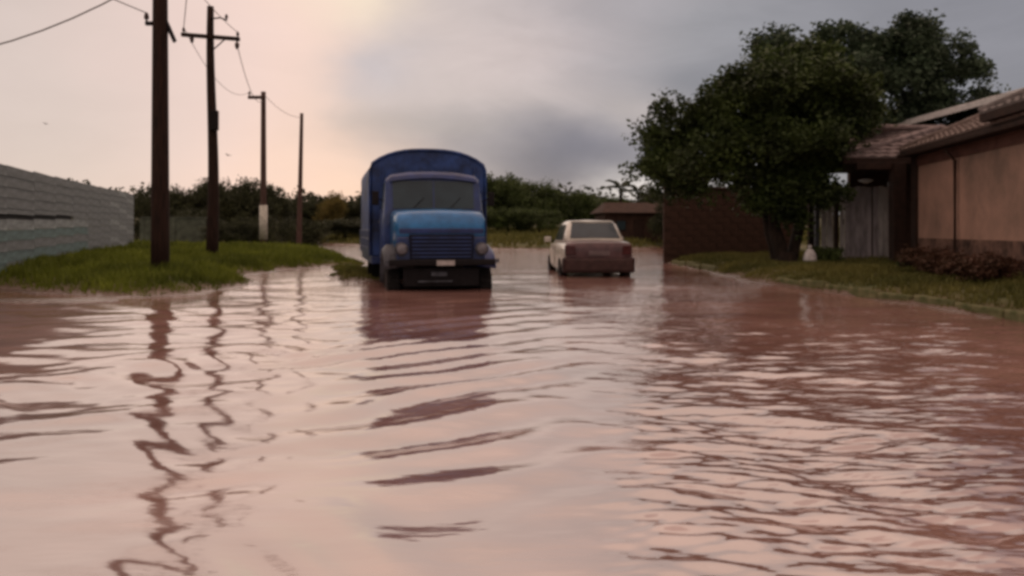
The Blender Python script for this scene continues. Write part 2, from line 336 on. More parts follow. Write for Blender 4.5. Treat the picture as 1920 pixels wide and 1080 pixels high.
# ------------------------------------------------------------------ flood water
def water():
    f = F*EYE
    ys = np.concatenate([np.linspace(-25, 1.7, 40)[:-1], f/np.linspace(f/1.7, f/110, 620)])
    nu = 560; u = np.linspace(-1, 1, nu)
    Yg, U = np.meshgrid(ys, u, indexing='ij'); Wd = 5+0.85*np.abs(Yg); Xg = U*Wd
    sp_ = np.maximum(np.gradient(ys)[:, None], 0.005)*np.ones_like(Xg)
    r = np.random.default_rng(11)
    def field(n, lmin, lmax, th0, spread, warp=1.0, seedshift=0.0):
        H = np.zeros_like(Xg)
        wx = Xg+warp*0.35*np.sin(0.9*Yg+1.1*np.sin(0.7*Xg+seedshift)+seedshift)+warp*0.10*np.sin(3.1*Yg+2*Xg+seedshift)
        wy = Yg+warp*0.35*np.sin(0.8*Xg+1.3*np.sin(0.6*Yg+2+seedshift))+warp*0.08*np.sin(3.7*Xg-1.3*Yg)
        for i in range(n):
            lam = lmin*(lmax/lmin)**r.random(); th = th0+spread*r.normal()
            k = 2*math.pi/lam
            fade = np.clip((lam/sp_-2.5)/3, 0, 1)           # drop what the mesh cannot carry
            H += fade*lam/(2*math.pi)*np.sin(k*(wx*math.cos(th)+wy*math.sin(th))+r.random()*6.28)
        return H/math.sqrt(n)
    sm = lambda a, b, v: (lambda q: q*q*(3-2*q))(np.clip((v-a)/(b-a), 0, 1))
    ratio = Xg/np.maximum(Yg, 0.5)
    patch = 0.5+0.5*wob(Xg*0.8, Yg*0.5, 1.0)
    # broad slow swell everywhere
    H = field(26, 0.55, 3.0, R(80), 0.5, 1.2)*(0.028+0.040*patch)
    H += field(24, 0.28, 0.8, R(78), 0.35, 1.3, 6.0)*0.11*(0.15+0.85*(0.5+0.5*wob(Xg*0.6+4, Yg*0.45+2, 1.0)))*(1-sm(14, 22, Yg))
    # cross ripples on the left
    left = 1-sm(-1.6, 0.2, Xg)
    H += field(22, 0.30, 1.1, R(70), 0.35, 1.5, 2.0)*0.075*left*(0.25+patch)*(1-0.6*sm(12, 16, Yg))
    # bow waves running off the lorry, crests slanting
    wk = np.exp(-((Xg+0.10*Yg-0.05)/(0.10*Yg+0.45))**2)*sm(2.4, 4.2, Yg)*(1-sm(12, 17, Yg))
    H *= (1-0.75*wk)
    H += field(10, 0.34, 0.75, R(130), 0.10, 0.6, 4.0)*0.18*wk
    # wind chop on the right
    cx = sm(0.08, 0.20, ratio)*(1-0.55*sm(0.40, 0.66, ratio)*(1-sm(5, 9, Yg)))*sm(1.8, 3.2, Yg)*(1-0.3*sm(9, 16, Yg))
    H += field(90, 0.07, 0.28, R(93), 0.42, 0.6, 1.0)*0.24*cx*(0.6+0.6*patch)
    H += field(40, 0.22, 0.6, R(88), 0.4, 0.8, 8.0)*0.13*cx*sm(5, 9, Yg)*(1-sm(16, 24, Yg))
    H += field(20, 0.10, 0.3, R(90), 0.7, 0.5, 3.0)*0.02*(0.2+0.8*cx)
    H[Yg > 70] *= 0.3
    idx = np.arange(Xg.size).reshape(Xg.shape)
    q = np.stack([idx[:-1, :-1], idx[:-1, 1:], idx[1:, 1:], idx[1:, :-1]], -1).reshape(-1, 4)
    return np_mesh('water', np.stack([Xg, Yg, H], -1).reshape(-1, 3), q, True)
wm = bpy.data.materials.new('muddy_flood_water'); wm.use_nodes = True
t = wm.node_tree; p = t.nodes['Principled BSDF']
g = t.nodes.new('ShaderNodeNewGeometry')
n1 = t.nodes.new('ShaderNodeTexNoise'); n1.inputs['Scale'].default_value = 0.35; n1.inputs['Detail'].default_value = 5
t.links.new(g.outputs['Position'], n1.inputs['Vector'])
cr = t.nodes.new('ShaderNodeValToRGB'); e = cr.color_ramp.elements
e[0].position = 0.35; e[0].color = (0.165, 0.085, 0.072, 1); e[1].position = 0.65; e[1].color = (0.28, 0.16, 0.132, 1)
ms_ = t.nodes.new('ShaderNodeMapping'); ms_.inputs['Scale'].default_value = (0.5, 2.2, 1); ms_.inputs['Rotation'].default_value = (0, 0, 0.25); t.links.new(g.outputs['Position'], ms_.inputs[0])
n4 = t.nodes.new('ShaderNodeTexNoise'); n4.inputs['Scale'].default_value = 0.9; n4.inputs['Detail'].default_value = 7; n4.inputs['Distortion'].default_value = 1.2; t.links.new(ms_.outputs[0], n4.inputs['Vector'])
mn = t.nodes.new('ShaderNodeMath'); mn.operation = 'MULTIPLY_ADD'; t.links.new(n4.outputs['Fac'], mn.inputs[0]); mn.inputs[1].default_value = 0.6; mn.inputs[2].default_value = -0.3
ma = t.nodes.new('ShaderNodeMath'); ma.operation = 'ADD'; t.links.new(n1.outputs['Fac'], ma.inputs[0]); t.links.new(mn.outputs[0], ma.inputs[1])
t.links.new(ma.outputs[0], cr.inputs[0]); t.links.new(cr.outputs[0], p.inputs['Base Color'])
p.inputs['Roughness'].default_value = 0.09; p.inputs['IOR'].default_value = 3.4
mpw = t.nodes.new('ShaderNodeMapping'); mpw.inputs['Scale'].default_value = (0.55, 1.5, 1); t.links.new(g.outputs['Position'], mpw.inputs[0])
n3 = t.nodes.new('ShaderNodeTexNoise'); n3.inputs['Scale'].default_value = 4.5; n3.inputs['Detail'].default_value = 3
t.links.new(mpw.outputs[0], n3.inputs['Vector'])
bw = t.nodes.new('ShaderNodeBump'); bw.inputs['Strength'].default_value = 0.35; bw.inputs['Distance'].default_value = 0.03
sy = t.nodes.new('ShaderNodeSeparateXYZ'); t.links.new(g.outputs['Position'], sy.inputs[0])
wr = t.nodes.new('ShaderNodeMapRange'); wr.inputs[1].default_value = 9; wr.inputs[2].default_value = 34; wr.inputs[3].default_value = 0.16; wr.inputs[4].default_value = 1.0
t.links.new(sy.outputs[1], wr.inputs[0])
wx = t.nodes.new('ShaderNodeMapRange'); wx.inputs[1].default_value = 0.4; wx.inputs[2].default_value = 1.6; wx.inputs[3].default_value = 0.0; wx.inputs[4].default_value = 0.8
t.links.new(sy.outputs[0], wx.inputs[0]); wmx = t.nodes.new('ShaderNodeMath'); wmx.operation = 'MAXIMUM'
t.links.new(wr.outputs[0], wmx.inputs[0]); t.links.new(wx.outputs[0], wmx.inputs[1]); t.links.new(wmx.outputs[0], bw.inputs['Strength'])      # wind roughens the open water farther up the road
t.links.new(n3.outputs['Fac'], bw.inputs['Height']); t.links.new(bw.outputs[0], p.inputs['Normal'])
tag(mesh_obj('water', water(), wm), kind='structure')

# ------------------------------------------------------------------ grass
def grass(name, n, box, hmin, hmax, wd, m, label, cond=None, tall=None):
    x0, x1, y0, y1 = box
    x = rng.uniform(x0, x1, n); y = rng.uniform(y0, y1, n); h = height(x, y)
    keep = h > 0.035
    # uneven tufts
    keep &= (wob(x, y, 1.6)+wob(x+3, y+5, 4.0)+rng.uniform(-1.1, 1.4, n)) > -0.4
    if cond is not None: keep &= cond(x, y)
    x, y, h = x[keep], y[keep], h[keep]; n = len(x)
    a = rng.uniform(0, 2*np.pi, n); hh = rng.uniform(hmin, hmax, n)*(0.75+0.35*wob(x+1, y, 1.1))
    hh *= np.clip((h+0.02)/0.2, 0.25, 1)
    if tall is not None: hh *= tall(x, y)
    ln = rng.uniform(0.0, 0.6, n)*hh; la = rng.uniform(0, 2*np.pi, n); ww = wd*rng.uniform(0.6, 1.4, n)
    dx, dy = np.cos(a)*ww/2, np.sin(a)*ww/2; z = h-0.02
    V = np.empty((n, 5, 3), np.float32)
    V[:, 0] = np.stack([x-dx, y-dy, z], -1); V[:, 1] = np.stack([x+dx, y+dy, z], -1)
    mx_, my_ = x+np.cos(la)*ln*0.3, y+np.sin(la)*ln*0.3
    V[:, 2] = np.stack([mx_+dx*0.8, my_+dy*0.8, z+hh*0.6], -1); V[:, 3] = np.stack([mx_-dx*0.8, my_-dy*0.8, z+hh*0.6], -1)
    V[:, 4] = np.stack([x+np.cos(la)*ln, y+np.sin(la)*ln, z+hh], -1)
    b = np.arange(n)[:, None]*5
    tr = np.concatenate([b+np.array([[0, 1, 2]]), b+np.array([[0, 2, 3]]), b+np.array([[3, 2, 4]])])
    o = mesh_obj(name, np_mesh(name, V.reshape(-1, 3), tr), m)
    return tag(o, label, 'grass', kind='stuff')
grass('verge_grass', 150000, (-20, -4.2, 12.5, 30), 0.12, 0.34, 0.026, MT['grass'], 'thick green grass on the left bank round the tall dark pole')
grass('bank_grass', 90000, (-32, -7, 28, 62), 0.2, 0.42, 0.06, MT['grass'], 'green grass on the left bank farther up the road',
      cond=lambda x, y: poly_sd(x, y, LEFT) > 0)
grass('spit_grass', 60000, (-9.5, -2.2, 17, 38), 0.15, 0.4, 0.03, MT['grass_dry'], 'dull olive grass spit between the puddle and the lorry',
      cond=lambda x, y: (line_sd(x, y, SPIT, 0.9) > 0) & (poly_sd(x, y, LEFT) < 0.1))
grass('roadside_grass', 110000, (4.8, 11, 7, 29), 0.06, 0.20, 0.026, MT['grass_dry'], 'dry olive grass verge before the salmon house and gate')
grass('field_grass', 60000, (-16, 40, 44, 85), 0.25, 0.5, 0.12, MT['grass_dry'], 'brownish green meadow rising beyond the flooded bend',
      cond=lambda x, y: poly_sd(x, y, FAR) > 0)

# ------------------------------------------------------------------ foliage
def leaves(centres, radii, n, size, spread=None, per=None, flat=0.85, seed=1):
    """leaf-sized quads in bunches: bunches sit through ellipsoid lobes, denser to the outside"""
    r = np.random.default_rng(seed)
    C = np.array(centres, float); Rr = np.array(radii, float)
    per = per or 45; nb = max(1, n//per); spread = spread or size*2.6
    wgt = (Rr[:, 0]*Rr[:, 1]*Rr[:, 2])**0.66; wgt /= wgt.sum()
    k = r.choice(len(C), nb, p=wgt); d = r.normal(size=(nb, 3)); d /= np.linalg.norm(d, axis=1)[:, None]
    d[:, 2] = np.where(d[:, 2] < -0.5, -d[:, 2]*0.6, d[:, 2])
    rad = r.random(nb)**0.33*(0.86+0.24*r.random(nb))
    bc = C[k]+d*Rr[k]*rad[:, None]
    bs = spread*r.uniform(0.6, 1.4, nb)
    g_ = r.normal(size=(nb*per, 3)); g_ /= np.linalg.norm(g_, axis=1)[:, None]; g_ *= 1.9*r.random((nb*per, 1))**0.5
    P_ = np.repeat(bc, per, 0)+g_*np.repeat(bs, per)[:, None]*np.array([1, 1, flat])
    m = len(P_); a = r.normal(size=(m, 3)); a[:, 2] *= 0.6; a /= np.linalg.norm(a, axis=1)[:, None]
    b = r.normal(size=(m, 3)); b -= (a*b).sum(1)[:, None]*a; b /= np.linalg.norm(b, axis=1)[:, None]
    s = size*r.uniform(0.6, 1.35, m)[:, None]
    V = np.stack([P_-a*s*0.5, P_+b*s*0.27, P_+a*s*0.5, P_-b*s*0.27], 1).reshape(-1, 3)
    return np_mesh('crown', V, np.arange(m*4).reshape(m, 4))
def limb(p0, p1, r0, r1, bend=0.15, n=6, seed=0):
    r = random.Random(seed); p0 = Vector(p0); p1 = Vector(p1); L_ = (p1-p0).length
    off = Vector((r.uniform(-1, 1), r.uniform(-1, 1), r.uniform(-0.3, 0.5)))*L_*bend
    pts = [p0.lerp(p1, k/n)+off*math.sin(math.pi*k/n)+Vector((r.uniform(-1, 1), r.uniform(-1, 1), 0))*r0*0.15 for k in range(n+1)]
    rad = [r0+(r1-r0)*k/n for k in range(n+1)]
    return pts, rad

# big dark tree by the brown wall (front)
t1 = empty('broadleaf_tree', (7.0, 21.0, 0.22), label='big dark tree with a forked trunk beside the road, left of the grey gate', cat='tree')
m = MB()
for (a, b, r0, r1, sd) in [((0, 0, -0.2), (-0.25, 0.1, 2.3), 0.20, 0.13, 1), ((0.1, 0.1, -0.2), (0.55, 0.1, 2.4), 0.17, 0.11, 2), ((-0.12, 0.1, -0.2), (-0.45, 0.5, 2.2), 0.12, 0.08, 3)]:
    m.tube(*limb(a, b, r0, r1, 0.05, 7, sd), n=10)
m.tube([(0.02, 0.02, -0.3), (0.02, 0.02, 0.0), (0.03, 0.03, 0.35)], [0.42, 0.34, 0.22], n=12)
m.build('trunk', MT['bark'], t1, smooth=True)
for sd, (a, b, r0, r1) in enumerate([((-0.25, 0.1, 2.2), (-2.7, 0.2, 3.3), 0.11, 0.03), ((-0.25, 0.1, 2.2), (-1.6, 0.0, 4.4), 0.12, 0.03),
        ((0.5, 0.1, 2.3), (0.3, -0.2, 4.9), 0.11, 0.03), ((0.5, 0.1, 2.3), (2.0, 0.2, 4.2), 0.10, 0.03), ((-0.45, 0.5, 2.1), (-3.2, 0.8, 2.6), 0.08, 0.02),
        ((0.5, 0.1, 2.3), (2.4, 0.3, 3.0), 0.08, 0.02)]):
    MB().tube(*limb(a, b, r0, r1, 0.12, 6, sd+10), n=8).build('branch', MT['bark'], t1, smooth=True)
lob = [(-2.5, 0, 2.85, .95, 1.1, .8), (-3.15, 0, 2.45, .55, .7, .4), (-3.2, .1, 3.35, .45, .7, .42), (-1.8, .1, 3.7, 1.1, 1.3, .85), (-0.9, 0, 4.35, 1.2, 1.4, .9), (0.1, 0, 4.65, 1.2, 1.4, .85),
       (1.1, 0, 4.2, 1.1, 1.3, 1.0), (1.6, .1, 3.75, .9, 1.2, .75), (-0.6, 0, 3.1, 1.5, 1.5, 1.0), (0.5, 0, 2.9, 1.1, 1.3, 1.0), (-1.6, 0, 2.4, 1.1, 1.0, .55),
       (0.0, .1, 2.1, .8, .8, .6), (0.05, -.1, 1.25, .42, .4, .65), (-.25, -.1, 1.6, .5, .4, .5), (-2.4, .2, 2.0, .6, .7, .35), (0.6, 0, 1.7, .6, .6, .6), (0.8, .3, 2.5, .5, .8, .7)]
def ragged(lob, n, seed, r0=.22, r1=.42, up=0.0):
    rr = random.Random(seed); out = [tuple([l[0], l[1], l[2], l[3]*.9, l[4]*.9, l[5]*.9]) for l in lob]
    for _ in range(n):
        l = rr.choice(lob); a = rr.uniform(0, 6.283); b = rr.uniform(-.5, 1.4); k = rr.uniform(.92, 1.15)
        d = (math.cos(a)*math.cos(b), math.sin(a)*math.cos(b), math.sin(b)); q = rr.uniform(r0, r1)
        out.append((l[0]+d[0]*l[3]*k, l[1]+d[1]*l[4]*k, l[2]+d[2]*l[5]*k, q, q, q*(1+up*rr.random())))
    return out
lob = ragged(lob, 46, 4)
mesh_obj('crown', leaves([l[:3] for l in lob], [l[3:] for l in lob], 88000, 0.125, 0.22, 110, seed=3), MT['leaf'], t1)

# taller grey-green tree behind
t2 = empty('broadleaf_tree', (13.0, 30.0, 0.3), label='taller grey green tree rising behind the big dark tree and the tiled roof', cat='tree')
m = MB(); m.tube(*limb((0, 0, -0.3), (0.2, 0, 4.0), 0.34, 0.22, 0.04, 7, 5), n=10); m.build('trunk', MT['bark'], t2, smooth=True)
for sd, b in enumerate([(-2.6, 0, 6.8), (-1.0, .3, 7.8), (1.0, 0, 7.9), (2.6, .2, 6.9), (3.6, 0, 5.2), (-3.0, .4, 5.4)]):
    MB().tube(*limb((0.2, 0, 3.9), b, 0.16, 0.04, 0.1, 6, sd+30), n=8).build('branch', MT['bark'], t2, smooth=True)
lob = [(-2.6, 0, 6.7, 1.0, 1.3, .8), (-1.4, 0, 7.15, .9, 1.4, .8), (0, 0, 7.3, .9, 1.4, .8), (1.2, 0, 7.4, .9, 1.4, .8), (2.4, 0, 7.2, .9, 1.2, .8), (2.9, 0, 6.6, .9, 1.2, 1.0),
       (0, 0, 6.2, 2.8, 2.0, 1.4), (-2.6, 0, 5.5, 1.6, 1.5, 1.2), (2.3, 0, 5.2, 1.6, 1.5, 1.2), (0, 0, 4.6, 3.2, 1.8, 1.1), (3.9, 0, 5.0, .8, .8, .35), (4.6, 0, 5.3, .5, .6, .25), (-3.4, 0, 7.2, .5, .6, .5)]
lob = ragged(lob, 50, 6, .22, .42, 1.3)
mesh_obj('crown', leaves([l[:3] for l in lob], [l[3:] for l in lob], 60000, 0.17, 0.24, 90, seed=9), MT['leaf_blue'], t2)

# kinds of far trees, copied with shared meshes
def tree_kind(seed, lobes, h, m_leaf, n=16000, size=0.17):
    root = empty('tree', (0, -300, 0))
    MB().tube(*limb((0, 0, -0.4), (0.1, 0, h*0.55), 0.16, 0.08, 0.06, 5, seed), n=7).build('trunk', MT['bark'], root, smooth=True)
    mesh_obj('crown', leaves([l[:3] for l in lobes], [l[3:] for l in lobes], n, size, 0.30, 50, seed=seed), m_leaf, root)
    return root
def lobes_rand(seed, wdt, h, n):
    r = random.Random(seed); out = [(0, 0, h*0.5, wdt*0.42, wdt*0.42, h*0.36)]
    for i in range(n):
        a = r.uniform(0, 6.28); q = r.uniform(0.15, 0.36)*wdt
        out.append((q*math.cos(a), q*math.sin(a), r.uniform(0.22, 0.80)*h, wdt*r.uniform(.16, .26), wdt*r.uniform(.16, .26), h*r.uniform(.12, .2)))
    return out
kinds = {'dark': [tree_kind(41+i, lobes_rand(41+i, 5.0, 4.0, 15), 4.0, MT['leaf_far']) for i in range(3)],
         'hill': [tree_kind(51+i, lobes_rand(51+i, 5.5, 4.0, 15), 4.0, MT['leaf_hill']) for i in range(3)]}
used = set()
def put_tree(px, Y, top_py, wpx, kind, i, label, group, name='tree'):
    X_ = (px-960)/F*Y; z = float(height(np.array([X_]), np.array([Y]))[0]); top = EYE+(430-top_py)/F*Y
    src = kinds[kind][i % 3]; o = copy_tree(src); s = (top-z)/3.85
    o.location = (X_, Y, z); wd = wpx/F*Y/5.2; o.scale = (wd, wd, s); o.rotation_euler = (0, 0, i*1.3)
    o.name = name; tag(o, label, 'tree', group); return o
g1 = 'dark trees in the clump behind the two nearest poles'
for i, (px, Y, top, wpx, lb) in enumerate([
        (272, 55, 356, 60, 'low dark tree at the left end of the clump, beside the fence end'),
        (318, 56, 342, 110, 'dark rounded tree in the clump right behind the tallest pole'),
        (375, 58, 336, 110, 'dark tree of the clump just left behind the pole with a crossarm'),
        (432, 57, 334, 110, 'dark tree of the clump just right behind the pole with a crossarm'),
        (478, 58, 336, 100, 'dark tree at the right shoulder of the clump behind the third pole'),
        (514, 60, 356, 76, 'lower dark tree where the clump slopes down right of the third pole')]):
    put_tree(px, Y, top, wpx*1.15, 'dark', i, lb, g1)
g2 = 'low dark trees along the ridge left of the lorry'
for i, (px, Y, top, wpx, lb) in enumerate([
        (545, 82, 370, 70, 'low dark tree on the ridge left of the fourth pole'),
        (583, 84, 368, 66, 'low dark tree on the ridge just right of the fourth pole'),
        (660, 84, 372, 80, 'low dark tree on the ridge touching the lorry cover'),
        (720, 84, 366, 90, 'low dark tree on the ridge behind the left side of the lorry')]):
    put_tree(px, Y, top, wpx*1.3, 'dark', i+1, lb, g2)
yb = put_tree(618, 78, 360, 62, 'dark', 2, 'bush with warm peach light coloured into its leaves, between fourth pole and lorry', None, 'warm_lit_bush')
for c in yb.children:
    if c.name.startswith('crown'): c.data = c.data.copy(); c.data.materials.clear(); c.data.materials.append(MT['leaf_warm_lit'])  # warm light on the bush is put into the leaf colour
yb['category'] = 'bush'
g3 = 'trees on the green slope right of the lorry'
for i, (px, Y, top, wpx, lb) in enumerate([
        (800, 76, 345, 130, 'slope tree hidden mostly behind the lorry cover'),
        (880, 72, 326, 130, 'tallest slope tree rising at the right shoulder of the lorry'),
        (935, 70, 324, 110, 'tall green tree right beside the lorry on the slope'),
        (985, 72, 340, 110, 'green slope tree second from the lorry'),
        (1035, 74, 352, 110, 'green slope tree above the left side of the cream car'),
        (1085, 76, 361, 110, 'green slope tree above the middle of the cream car'),
        (1130, 80, 372, 100, 'lowest slope tree at the right, above the car boot')]):
    put_tree(px, Y, top, wpx*1.15, 'hill', i, lb, g3)
for i, (px, top, wpx, lb) in enumerate([
        (900, 385, 90, 'low shrub at the foot of the slope right of the lorry'), (955, 388, 90, 'low shrub in front of the slope left of the car'),
        (1010, 392, 90, 'low shrub on the slope directly left of the cream car roof'), (1180, 392, 90, 'low shrub by the small brown house behind the car')]):
    put_tree(px, 62, top, wpx, 'hill', i+1, lb, 'low shrubs at the foot of the slope', 'shrub')['category'] = 'shrub'
for i, (px, Y, top, wpx, lb) in enumerate([
        (425, 38, 412, 90, 'dark shrub at the foot of the pole with a crossarm'), (560, 50, 408, 120, 'dark shrub below the fourth pole'),
        (345, 42, 390, 120, 'grey green shrub behind the low wall right of the tall pole'), (480, 44, 402, 90, 'dark shrub behind the white painted pole foot'), (650, 66, 408, 130, 'dark shrub left of the lorry beyond the water')]):
    put_tree(px, Y, top, wpx, 'dark', i, lb, 'dark shrubs along the back of the left bank', 'shrub')['category'] = 'shrub'
# small trees right of the slope against the bright cloud
for i, (px, Y, top, wpx, lb) in enumerate([(1215, 58, 345, 60, 'small loose tree against the bright cloud, left of the big dark tree'),
                                           (1275, 50, 352, 110, 'tree under the left edge of the big dark crown'), (1350, 46, 345, 130, 'tree behind the brown wall under the big dark crown'),
                                           (1430, 44, 340, 130, 'tree right behind the forked trunk')]):
    put_tree(px, Y, top, wpx, 'dark', i+2, lb, 'trees behind the brown wall')
# far woods: one mass to the horizon
r = np.random.default_rng(5); cs = []; rs = []
for k in range(150):
    a = R(-75+k); d = 150+25*math.sin(k*1.7); cs.append((d*math.sin(a), d*math.cos(a), 2.5+height(np.array([d*math.sin(a)]), np.array([d*math.cos(a)]))[0])); rs.append((6, 6, 2.6+1.0*math.sin(k*2.3)))
tag(mesh_obj('far_woods', leaves(cs, rs, 36000, 0.9, 1.0, 30, seed=8), MT['leaf_far']), 'far off dark woods along the horizon', 'woods', kind='stuff')
for k in kinds.values():
    for o in k:
        for c in list(o.children): bpy.data.objects.remove(c)
        bpy.data.objects.remove(o)

# palm-like spiky plant against the bright cloud
def palm(px, Y, top, label):
    X_ = (px-960)/F*Y; z = float(height(np.array([X_]), np.array([Y]))[0]); H = EYE+(430-top)/F*Y-z
    root = empty('palm_tree', (X_, Y, z), label=label, cat='palm tree', group='palms against the bright cloud')
    MB().tube([(0, 0, -0.3), (0.05, 0, H*0.5), (0.0, 0, H*0.86)], [0.13, 0.1, 0.09], n=8).build('trunk', MT['bark'], root, smooth=True)
    fr = None
    for k in range(13):
        if fr is None:
            m = MB(); nseg = 13
            for s_ in range(nseg):
                for side in (-1, 1):
                    u0 = 0.12+s_/nseg; zz = lambda u: 0.45*u-0.55*u*u
                    b = Vector((u0, 0, zz(u0))); tip = b+Vector((0.13, side*0.36*(1-0.5*u0), -0.16)); c = b+Vector((0.09, 0, 0))
                    m.add([b, c, tip], [(0, 1, 2)])
            m.tube([(u/6*1.1, 0, 0.45*u/6*1.1-0.55*(u/6*1.1)**2) for u in range(7)], [0.02]*6+[0.006], n=4)
            fr = m.build('frond', MT['leaf_far'], root); o = fr
        else: o = mesh_obj('frond', fr.data, None, root)
        o.location = (0, 0, H*0.86); o.rotation_euler = (0, R(-38+(k % 3)*28), k*2.4)
palm(1163, 56, 338, 'small palm left of the loose tree, against the bright cloud')
palm(1196, 60, 346, 'small palm in front of the bright cloud, between the other palm and the loose tree')

# ------------------------------------------------------------------ utility poles and wires
def wire(name, a, b, sag, r_, label, m=None, group='overhead wires'):
    a = Vector(a); b = Vector(b); n = 18
    pts = [a.lerp(b, k/n)-Vector((0, 0, sag*4*(k/n)*(1-k/n))) for k in range(n+1)]
    o = MB().tube(pts, r_, n=5).build(name, m or MT['wire'], smooth=True)
    return tag(o, label, 'wire', group)
def pole(X_, Y, H, r0, r1, label, m, bend=0.0, lean=0.0, grp='wooden utility poles along the left bank'):
    z = float(height(np.array([X_]), np.array([Y]))[0])
    root = empty('utility_pole', (X_, Y, z), label=label, cat='utility pole', group=grp)
    n = 12; hz = H-z
    pts = [(lean*k/n+bend*math.sin(math.pi*k/n*1.7), 0, -0.5 if k == 0 else hz*k/n) for k in range(n+1)]
    MB().tube(pts, [r0+(r1-r0)*k/n for k in range(n+1)], n=12).build('pole_shaft', m, root, smooth=True)
    return root, z, pts
def insulator(root, x, y, z, s=1.0, down=False):
    q = -1 if down else 1; m = MB()
    m.tube([(x, y, z), (x, y, z+q*0.05*s), (x, y, z+q*0.051*s), (x, y, z+q*0.12*s), (x, y, z+q*0.17*s)], [0.02*s, 0.02*s, 0.05*s, 0.045*s, 0.02*s], n=8)
    m.build('insulator', MT['ceramic'], root, smooth=True)
p1, z1, _ = pole(-7.3, 17.0, 9.2, 0.19, 0.125, 'tallest and thickest dark wooden pole, nearest on the left grass bank', MT['wood'])
MB().box(-0.30, 0.0, -0.05, 0.03, 5.28-z1+0.1, 5.36-z1+0.1).build('bracket', MT['dark_metal'], p1, bevel=0.01); insulator(p1, -0.28, -0.01, 5.46-z1, 1.1)
MB().hexa([(0.08, -0.04, 5.45-z1), (0.28, -0.04, 5.02-z1), (0.34, -0.04, 5.06-z1), (0.14, -0.04, 5.52-z1), (0.08, 0.02, 5.45-z1), (0.28, 0.02, 5.02-z1), (0.34, 0.02, 5.06-z1), (0.14, 0.02, 5.52-z1)]).build('brace', MT['dark_metal'], p1)
MB().box(-0.9, 0.9, -0.2, -0.12, 8.3-z1, 8.42-z1).build('crossarm', MT['wood'], p1, bevel=0.01)
for x in (-0.8, 0.8): insulator(p1, x, -0.16, 8.42-z1, 1.0)
p2, z2, _ = pole(-9.16, 25.0, 7.95, 0.19, 0.10, 'second pole with a slightly tilted wooden crossarm near its top', MT['wood'], bend=0.05)
MB().hexa([(-0.87, -0.2, 7.0-z2), (0.9, -0.2, 6.86-z2), (0.9, -0.1, 6.86-z2), (-0.87, -0.1, 7.0-z2), (-0.87, -0.2, 7.12-z2), (0.9, -0.2, 6.98-z2), (0.9, -0.1, 6.98-z2), (-0.87, -0.1, 7.12-z2)]).build('crossarm', MT['wood'], p2, bevel=0.01)
insulator(p2, -0.8, -0.15, 7.11-z2); insulator(p2, 0.82, -0.15, 6.87-z2, 1.5, True); insulator(p2, 0.84, -0.15, 6.98-z2); insulator(p2, -0.55, -0.15, 7.02-z2, 1.3, True)
MB().tube([(0.0, -0.1, 7.55-z2), (0.30, -0.1, 7.58-z2), (0.5, -0.1, 7.5-z2)], 0.025, n=6).build('bracket', MT['dark_metal'], p2); insulator(p2, 0.48, -0.1, 7.52-z2)
MB().tube([(0.08, -0.12, 6.6-z2), (0.45, -0.14, 6.92-z2)], 0.02, n=6).build('brace', MT['dark_metal'], p2)
MB().box(0.03, 0.26, -0.28, -0.1, 4.15-z2, 4.75-z2).build('junction_box', MT['dark_metal'], p2, bevel=0.02)
p3, z3, _ = pole(-12.38, 40.8, 8.0, 0.17, 0.12, 'third pole, greyish with a white painted foot and a short arm', MT['wood_far'])
MB().box(-0.72, 0.15, -0.2, -0.1, 7.62-z3, 7.78-z3).build('crossarm', MT['wood_far'], p3, bevel=0.01); insulator(p3, -0.65, -0.15, 7.78-z3, 1.3)
MB().tube([(0, 0, 0.45-z3+0.2), (0, 0, 2.35-z3)], [0.205, 0.195], n=14).build('painted_band', MT['white_paint'], p3, smooth=True)
p4, z4, _ = pole(-12.5, 48.0, 7.95, 0.17, 0.10, 'farthest and thinnest pole, bare and leaning slightly, left of the lorry', MT['wood_far'], lean=0.18)
p0, z0, _ = pole(-10.4, 2.0, 8.6, 0.18, 0.12, 'pole at the near left beyond the picture edge', MT['wood'])
p5, z5, _ = pole(-17.5, 15.5, 6.2, 0.13, 0.09, 'service pole behind the grey plank fence at the left', MT['wood'])
wire('overhead_wire', (-7.3, 17, 6.5), (-17.5, 15.5, 5.6), 1.6, 0.016, 'sagging wire from the tall pole down to the left edge')
wire('overhead_wire', (-7.58, 17, 5.64), (-10.4, 2.0, 7.3), 0.45, 0.011, 'faint wire rising left from the bracket of the tall pole')
wire('overhead_wire', (-6.5, 16.84, 8.55), (-9.96, 24.85, 7.28), 0.25, 0.013, 'wire from the tall pole to the left end of the crossarm')
wire('overhead_wire', (-8.1, 16.84, 8.55), (-8.32, 24.85, 7.12), 0.35, 0.010, 'wire from the tall pole to the right end of the crossarm')
wire('overhead_wire', (-8.34, 24.85, 6.75), (-12.35, 40.7, 7.6), 0.7, 0.012, 'thin wire from the crossarm to the third pole')
wire('overhead_wire', (-9.96, 24.85, 7.28), (-13.03, 40.65, 7.95), 0.8, 0.010, 'thin wire from the left crossarm end to the arm of the third pole')
wire('overhead_wire', (-12.38, 40.8, 7.9), (-12.3, 48, 7.7), 0.3, 0.012, 'short faint wire between the third and the farthest pole')

